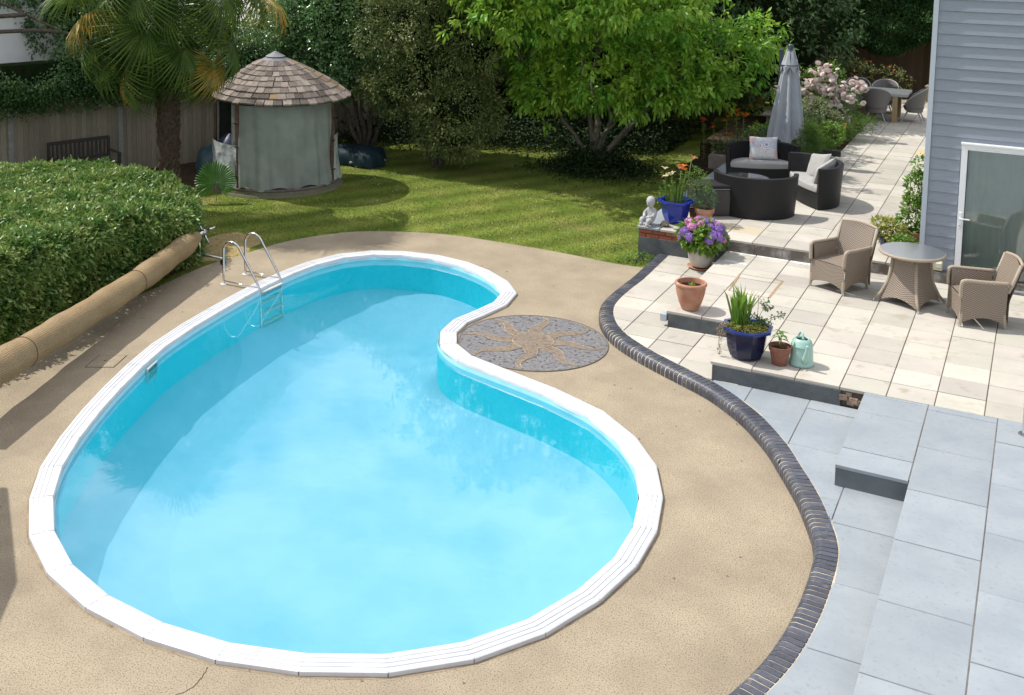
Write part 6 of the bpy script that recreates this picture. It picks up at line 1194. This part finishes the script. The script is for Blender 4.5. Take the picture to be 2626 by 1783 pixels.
# ============================================================ planting bed behind the sofas
MB().prism([(-3.6, 9.55), (-.56, 9.55), (-.56, 14.0), (-3.6, 14.0)], -.02, Z3-.02).build('planting_bed', M_soil, None, kind='structure')
MB().prism([(-3.5, 7.6), (-2.55, 7.6), (-2.55, 9.6), (-3.5, 9.6)], -.02, .3).build('lily_bed', M_soil, None, kind='structure')
M_rose = mat('pale_pink_petal', (.84, .66, .63), (.86, .83, .80), n=14, rough=.8, isl=.15, trl=.25)
def rose_mesh():
    b = MB(); rr = random.Random(5)
    for k_, (r, z, tz) in enumerate(((.045, 0, .4), (.034, .008, .8), (.02, .016, 1.3))):
        for i in range(6):
            a = i*PI/3+k_*.5; x, y = cos(a), sin(a); w_ = r*.75; vs = [(0, 0, z-.01), (x*r*.7+y*w_, y*r*.7-x*w_, z+r*tz*.4), (x*r*.7-y*w_, y*r*.7+x*w_, z+r*tz*.4), (x*r*1.15+y*w_*.5, y*r*1.15-x*w_*.5, z+r*tz*.8), (x*r*1.15-y*w_*.5, y*r*1.15+x*w_*.5, z+r*tz*.8)]; b.add(vs, [(0, 1, 2), (1, 3, 4, 2)])
    return b.mesh('rose', M_rose)
rmesh = rose_mesh()
def rosebush(name, label, loc, blobs, clusters, nleaf):
    t = thing(name, label, 'rose bush', loc); bush(t, blobs, nleaf, 9, .12, .055, .032, M_grn, shell=(.4, 1)); 
    stems(t, [[(random.uniform(-.1, .1), random.uniform(-.1, .1), 0), (b_[0]*.5, b_[1]*.5, b_[2]*.6), (b_[0], b_[1], b_[2])] for b_ in blobs], .014, M_bark, 'cane')
    for (x, y, z, n_, sp__) in clusters:
        for _ in range(int(n_*1.05)): inst(rmesh, 'rose', t, (x+random.gauss(0, sp__), y-.05+random.gauss(0, sp__*.6), z+random.gauss(0, sp__*.7)), (random.uniform(.1, 1.3), random.uniform(-.5, .5), random.uniform(0, 6)), (random.uniform(.9, 1.5),)*3)
    return t
rosebush('rose_bush', 'large rose bush covered in pale pink roses left of the dining table', (-1.38, 12.0, Z3), [(-.1, 0, 1.15, .55, .4, .35), (.45, 0, .95, .45, .35, .28), (-.55, .1, 1.2, .35, .3, .35), (-.1, -.1, .6, .5, .35, .4), (.1, 0, 1.5, .4, .3, .2)],
         [(.05, -.3, 1.55, 30, .13), (.35, -.3, 1.45, 22, .12), (-.15, -.35, 1.25, 26, .12), (.55, -.3, 1.12, 26, .13), (.2, -.35, 1.15, 28, .13), (-.35, -.35, 1.05, 16, .09), (.95, -.2, 1.18, 18, .09), (-.6, -.3, 1.75, 14, .08), (-.7, -.3, 1.4, 16, .1), (-.1, -.4, .85, 14, .08), (.75, -.3, 1.0, 16, .1), (.35, -.35, .9, 18, .1), (.62, -.3, .65, 7, .06), (.7, -.3, .5, 6, .04), (.75, -.2, 1.35, 9, .08)], 520)
rosebush('rose_bush', 'sprig of pale pink roses showing left of the folded parasol', (-1.9, 10.6, Z3), [(0, 0, 1.15, .3, .25, .3), (.05, 0, .8, .25, .2, .3)], [(-.12, -.15, 1.22, 16, .08), (.06, -.15, 1.38, 8, .06)], 90)
def shrub(name, label, loc, blobs, n, per, spr, ll, lw, m, cat='shrub', core=True, **k):
    t = thing(name, label, cat, loc); bush(t, blobs, n, per, spr, ll, lw, m, **k); b = MB(); limbs(b, (0, 0, 0), [(q[0], q[1], q[2]) for q in blobs], .02, .006, .05, 4).build('stem', M_bark, t, smooth=True); return t
shrub('variegated_shrub', 'shrub with small cream edged leaves below the pink roses', (-1.15, 11.2, Z3), [(0, 0, .45, .42, .3, .35), (-.2, 0, .75, .3, .25, .25)], 380, 9, .09, .045, .028, leafm('variegated_leaf', (.10, .17, .05), (.42, .44, .26), n=30, rough=.5))
shrub('juniper', 'spreading bright green feathery juniper hanging over the patio edge', (-.72, 11.9, Z3), [(0, -.2, .40, .42, .35, .25), (.35, -.3, .42, .35, .25, .13), (-.1, -.6, .25, .35, .3, .18)], 560, 10, .09, .075, .012, M_fea, droop=.2)
shrub('low_shrub', 'low fresh green bushy plants behind the right hand sofa', (-1.4, 9.9, Z3), [(-.35, .0, .14, .40, .25, .16), (.25, .1, .16, .40, .3, .16), (-.85, .1, .2, .35, .25, .25), (.55, .6, .3, .25, .3, .25)], 620, 9, .08, .055, .028, M_grn)
shrub('marigold_plant', 'dark green plants dotted with small orange flowers beside the roses', (-1.45, 10.9, Z3), [(0, 0, .35, .45, .3, .3)], 260, 8, .09, .05, .025, M_dgrn)
mg_ = thing('marigold_flowers', 'scattered small bright orange blooms at the foot of the roses', 'flowers', (-1.3, 10.7, Z3))
for q in range(13): lily(mg_, (random.uniform(-.4, .75), random.uniform(-.3, .1), random.uniform(.12, .62)), M_or, 6, .035, 'bloom')
lb_ = thing('lily_clump', 'tall orange lilies standing on thin stems left of the parasol', 'lily', (-2.95, 8.6, .3)); 
for x, y, h_, m_, nfl in ((-.30, 0, .95, M_or2, 5), (-.12, .1, .80, M_or2, 2), (.12, .2, .95, M_or, 3), (.30, .3, 1.12, M_or, 5), (.45, .25, 1.08, M_or, 4), (.2, .0, .6, M_or, 2)):
    stems(lb_, [[(x, y, 0), (x*1.05, y, h_*.5), (x*1.1, y, h_)]], .008, M_stem); n = 60; k = RNG.random(n); a = RNG.random(n)*6.28; leaves('stem_leaves', np.stack([x*(1+.1*k), np.full(n, y), .05+h_*.85*k], 1), np.stack([np.cos(a), np.sin(a), np.full(n, .3)], 1), .09, .014, M_grn, lb_)
    for _ in range(nfl): lily(lb_, (x*1.1+random.uniform(-.07, .07), y+random.uniform(-.05, .05), h_+random.uniform(-.08, .08)), m_, 6, .068)
shrub('border_plants', 'dark leafy border plants around the foot of the parasol', (-2.4, 9.3, .35), [(0, 0, .25, .4, .3, .3), (.5, .3, .35, .45, .3, .3), (-.4, -.2, .15, .3, .3, .2)], 380, 8, .1, .055, .03, M_dgrn)
bp = thing('stone_trough', 'rough grey stone trough at the lawn edge behind the back sofa', 'trough', (-2.55, 8.2, .2), .1); MB().prism([(-.45, -.2), (.45, -.25), (.48, .2), (-.42, .22)], 0, .42, .03).build('trough', mat('rough_stone', (.16, .13, .11), (.24, .2, .17), n=9, rough=1, bump=1, bn=25), bp); MB().prism([(-.36, -.13), (.36, -.16), (.38, .13), (-.34, .15)], .40, .425).build('soil', M_soil, bp)
gt_ = thing('garden_table', 'weathered grey wooden table top partly hidden behind the orange lilies', 'table', (-2.3, 13.2, .05), .1)
MB().cbox((0, 0, .72), (1.3, .8, .05), .006).build('table_top', mat('weathered_grey_wood', (.36, .33, .28), (.26, .24, .21), n=5, rough=.9, stretch=(3, 30, 30)), gt_); MB().cbox((-.1, -.3, .5), (.9, .04, .3), .006).build('apron', mat('pale_wood', (.5, .44, .34), (.4, .33, .24), n=6, rough=.9), gt_)
for x in (-.5, .5): MB().cbox((x, 0, .35), (.09, .5, .7), .006).build('leg', M_conc, gt_)
shrub('yellow_flower_bush', 'dim bush with small yellow orange flowers against the brown fence', (-1.9, 18.6, .2), [(0, 0, 1.0, .9, .4, .5), (1.0, 0, .9, .8, .4, .45), (-.9, 0, .8, .6, .4, .4), (.2, 0, .5, 1.2, .4, .4)], 600, 9, .15, .06, .03, M_olive)
yf = thing('yellow_flowers', 'small yellow orange blooms scattered on the bush by the brown fence', 'flowers', (-1.9, 18.1, .2))
for q in range(26): lily(yf, (random.uniform(-1.2, 1.9), random.uniform(-.1, .1), random.uniform(.7, 1.5)), M_or, 5, .05, 'bloom')
# weeds by the wall foot
shrub('wall_weeds', 'small weeds growing at the foot of the corner wall beside the lawn', (-2.42, 1.62, 0), [(0, 0, .06, .22, .12, .07), (.25, -.02, .05, .15, .1, .06), (-.1, -.15, .05, .2, .1, .05)], 110, 7, .05, .03, .02, M_grn, cat='weeds')
# white post at the right edge of the frame
pt = thing('white_post', 'white round balcony post rising from the grey slabs at the right edge', 'post', (3.415, -3.22, Z2)); MB().tube([(0, 0, 0), (0, 0, 3.2)], .05, 20).build('shaft', M_upvc, pt, smooth=True); MB().lathe([(.085, 0), (.085, .008), (.06, .012)], 20).build('base_plate', M_alu, pt)
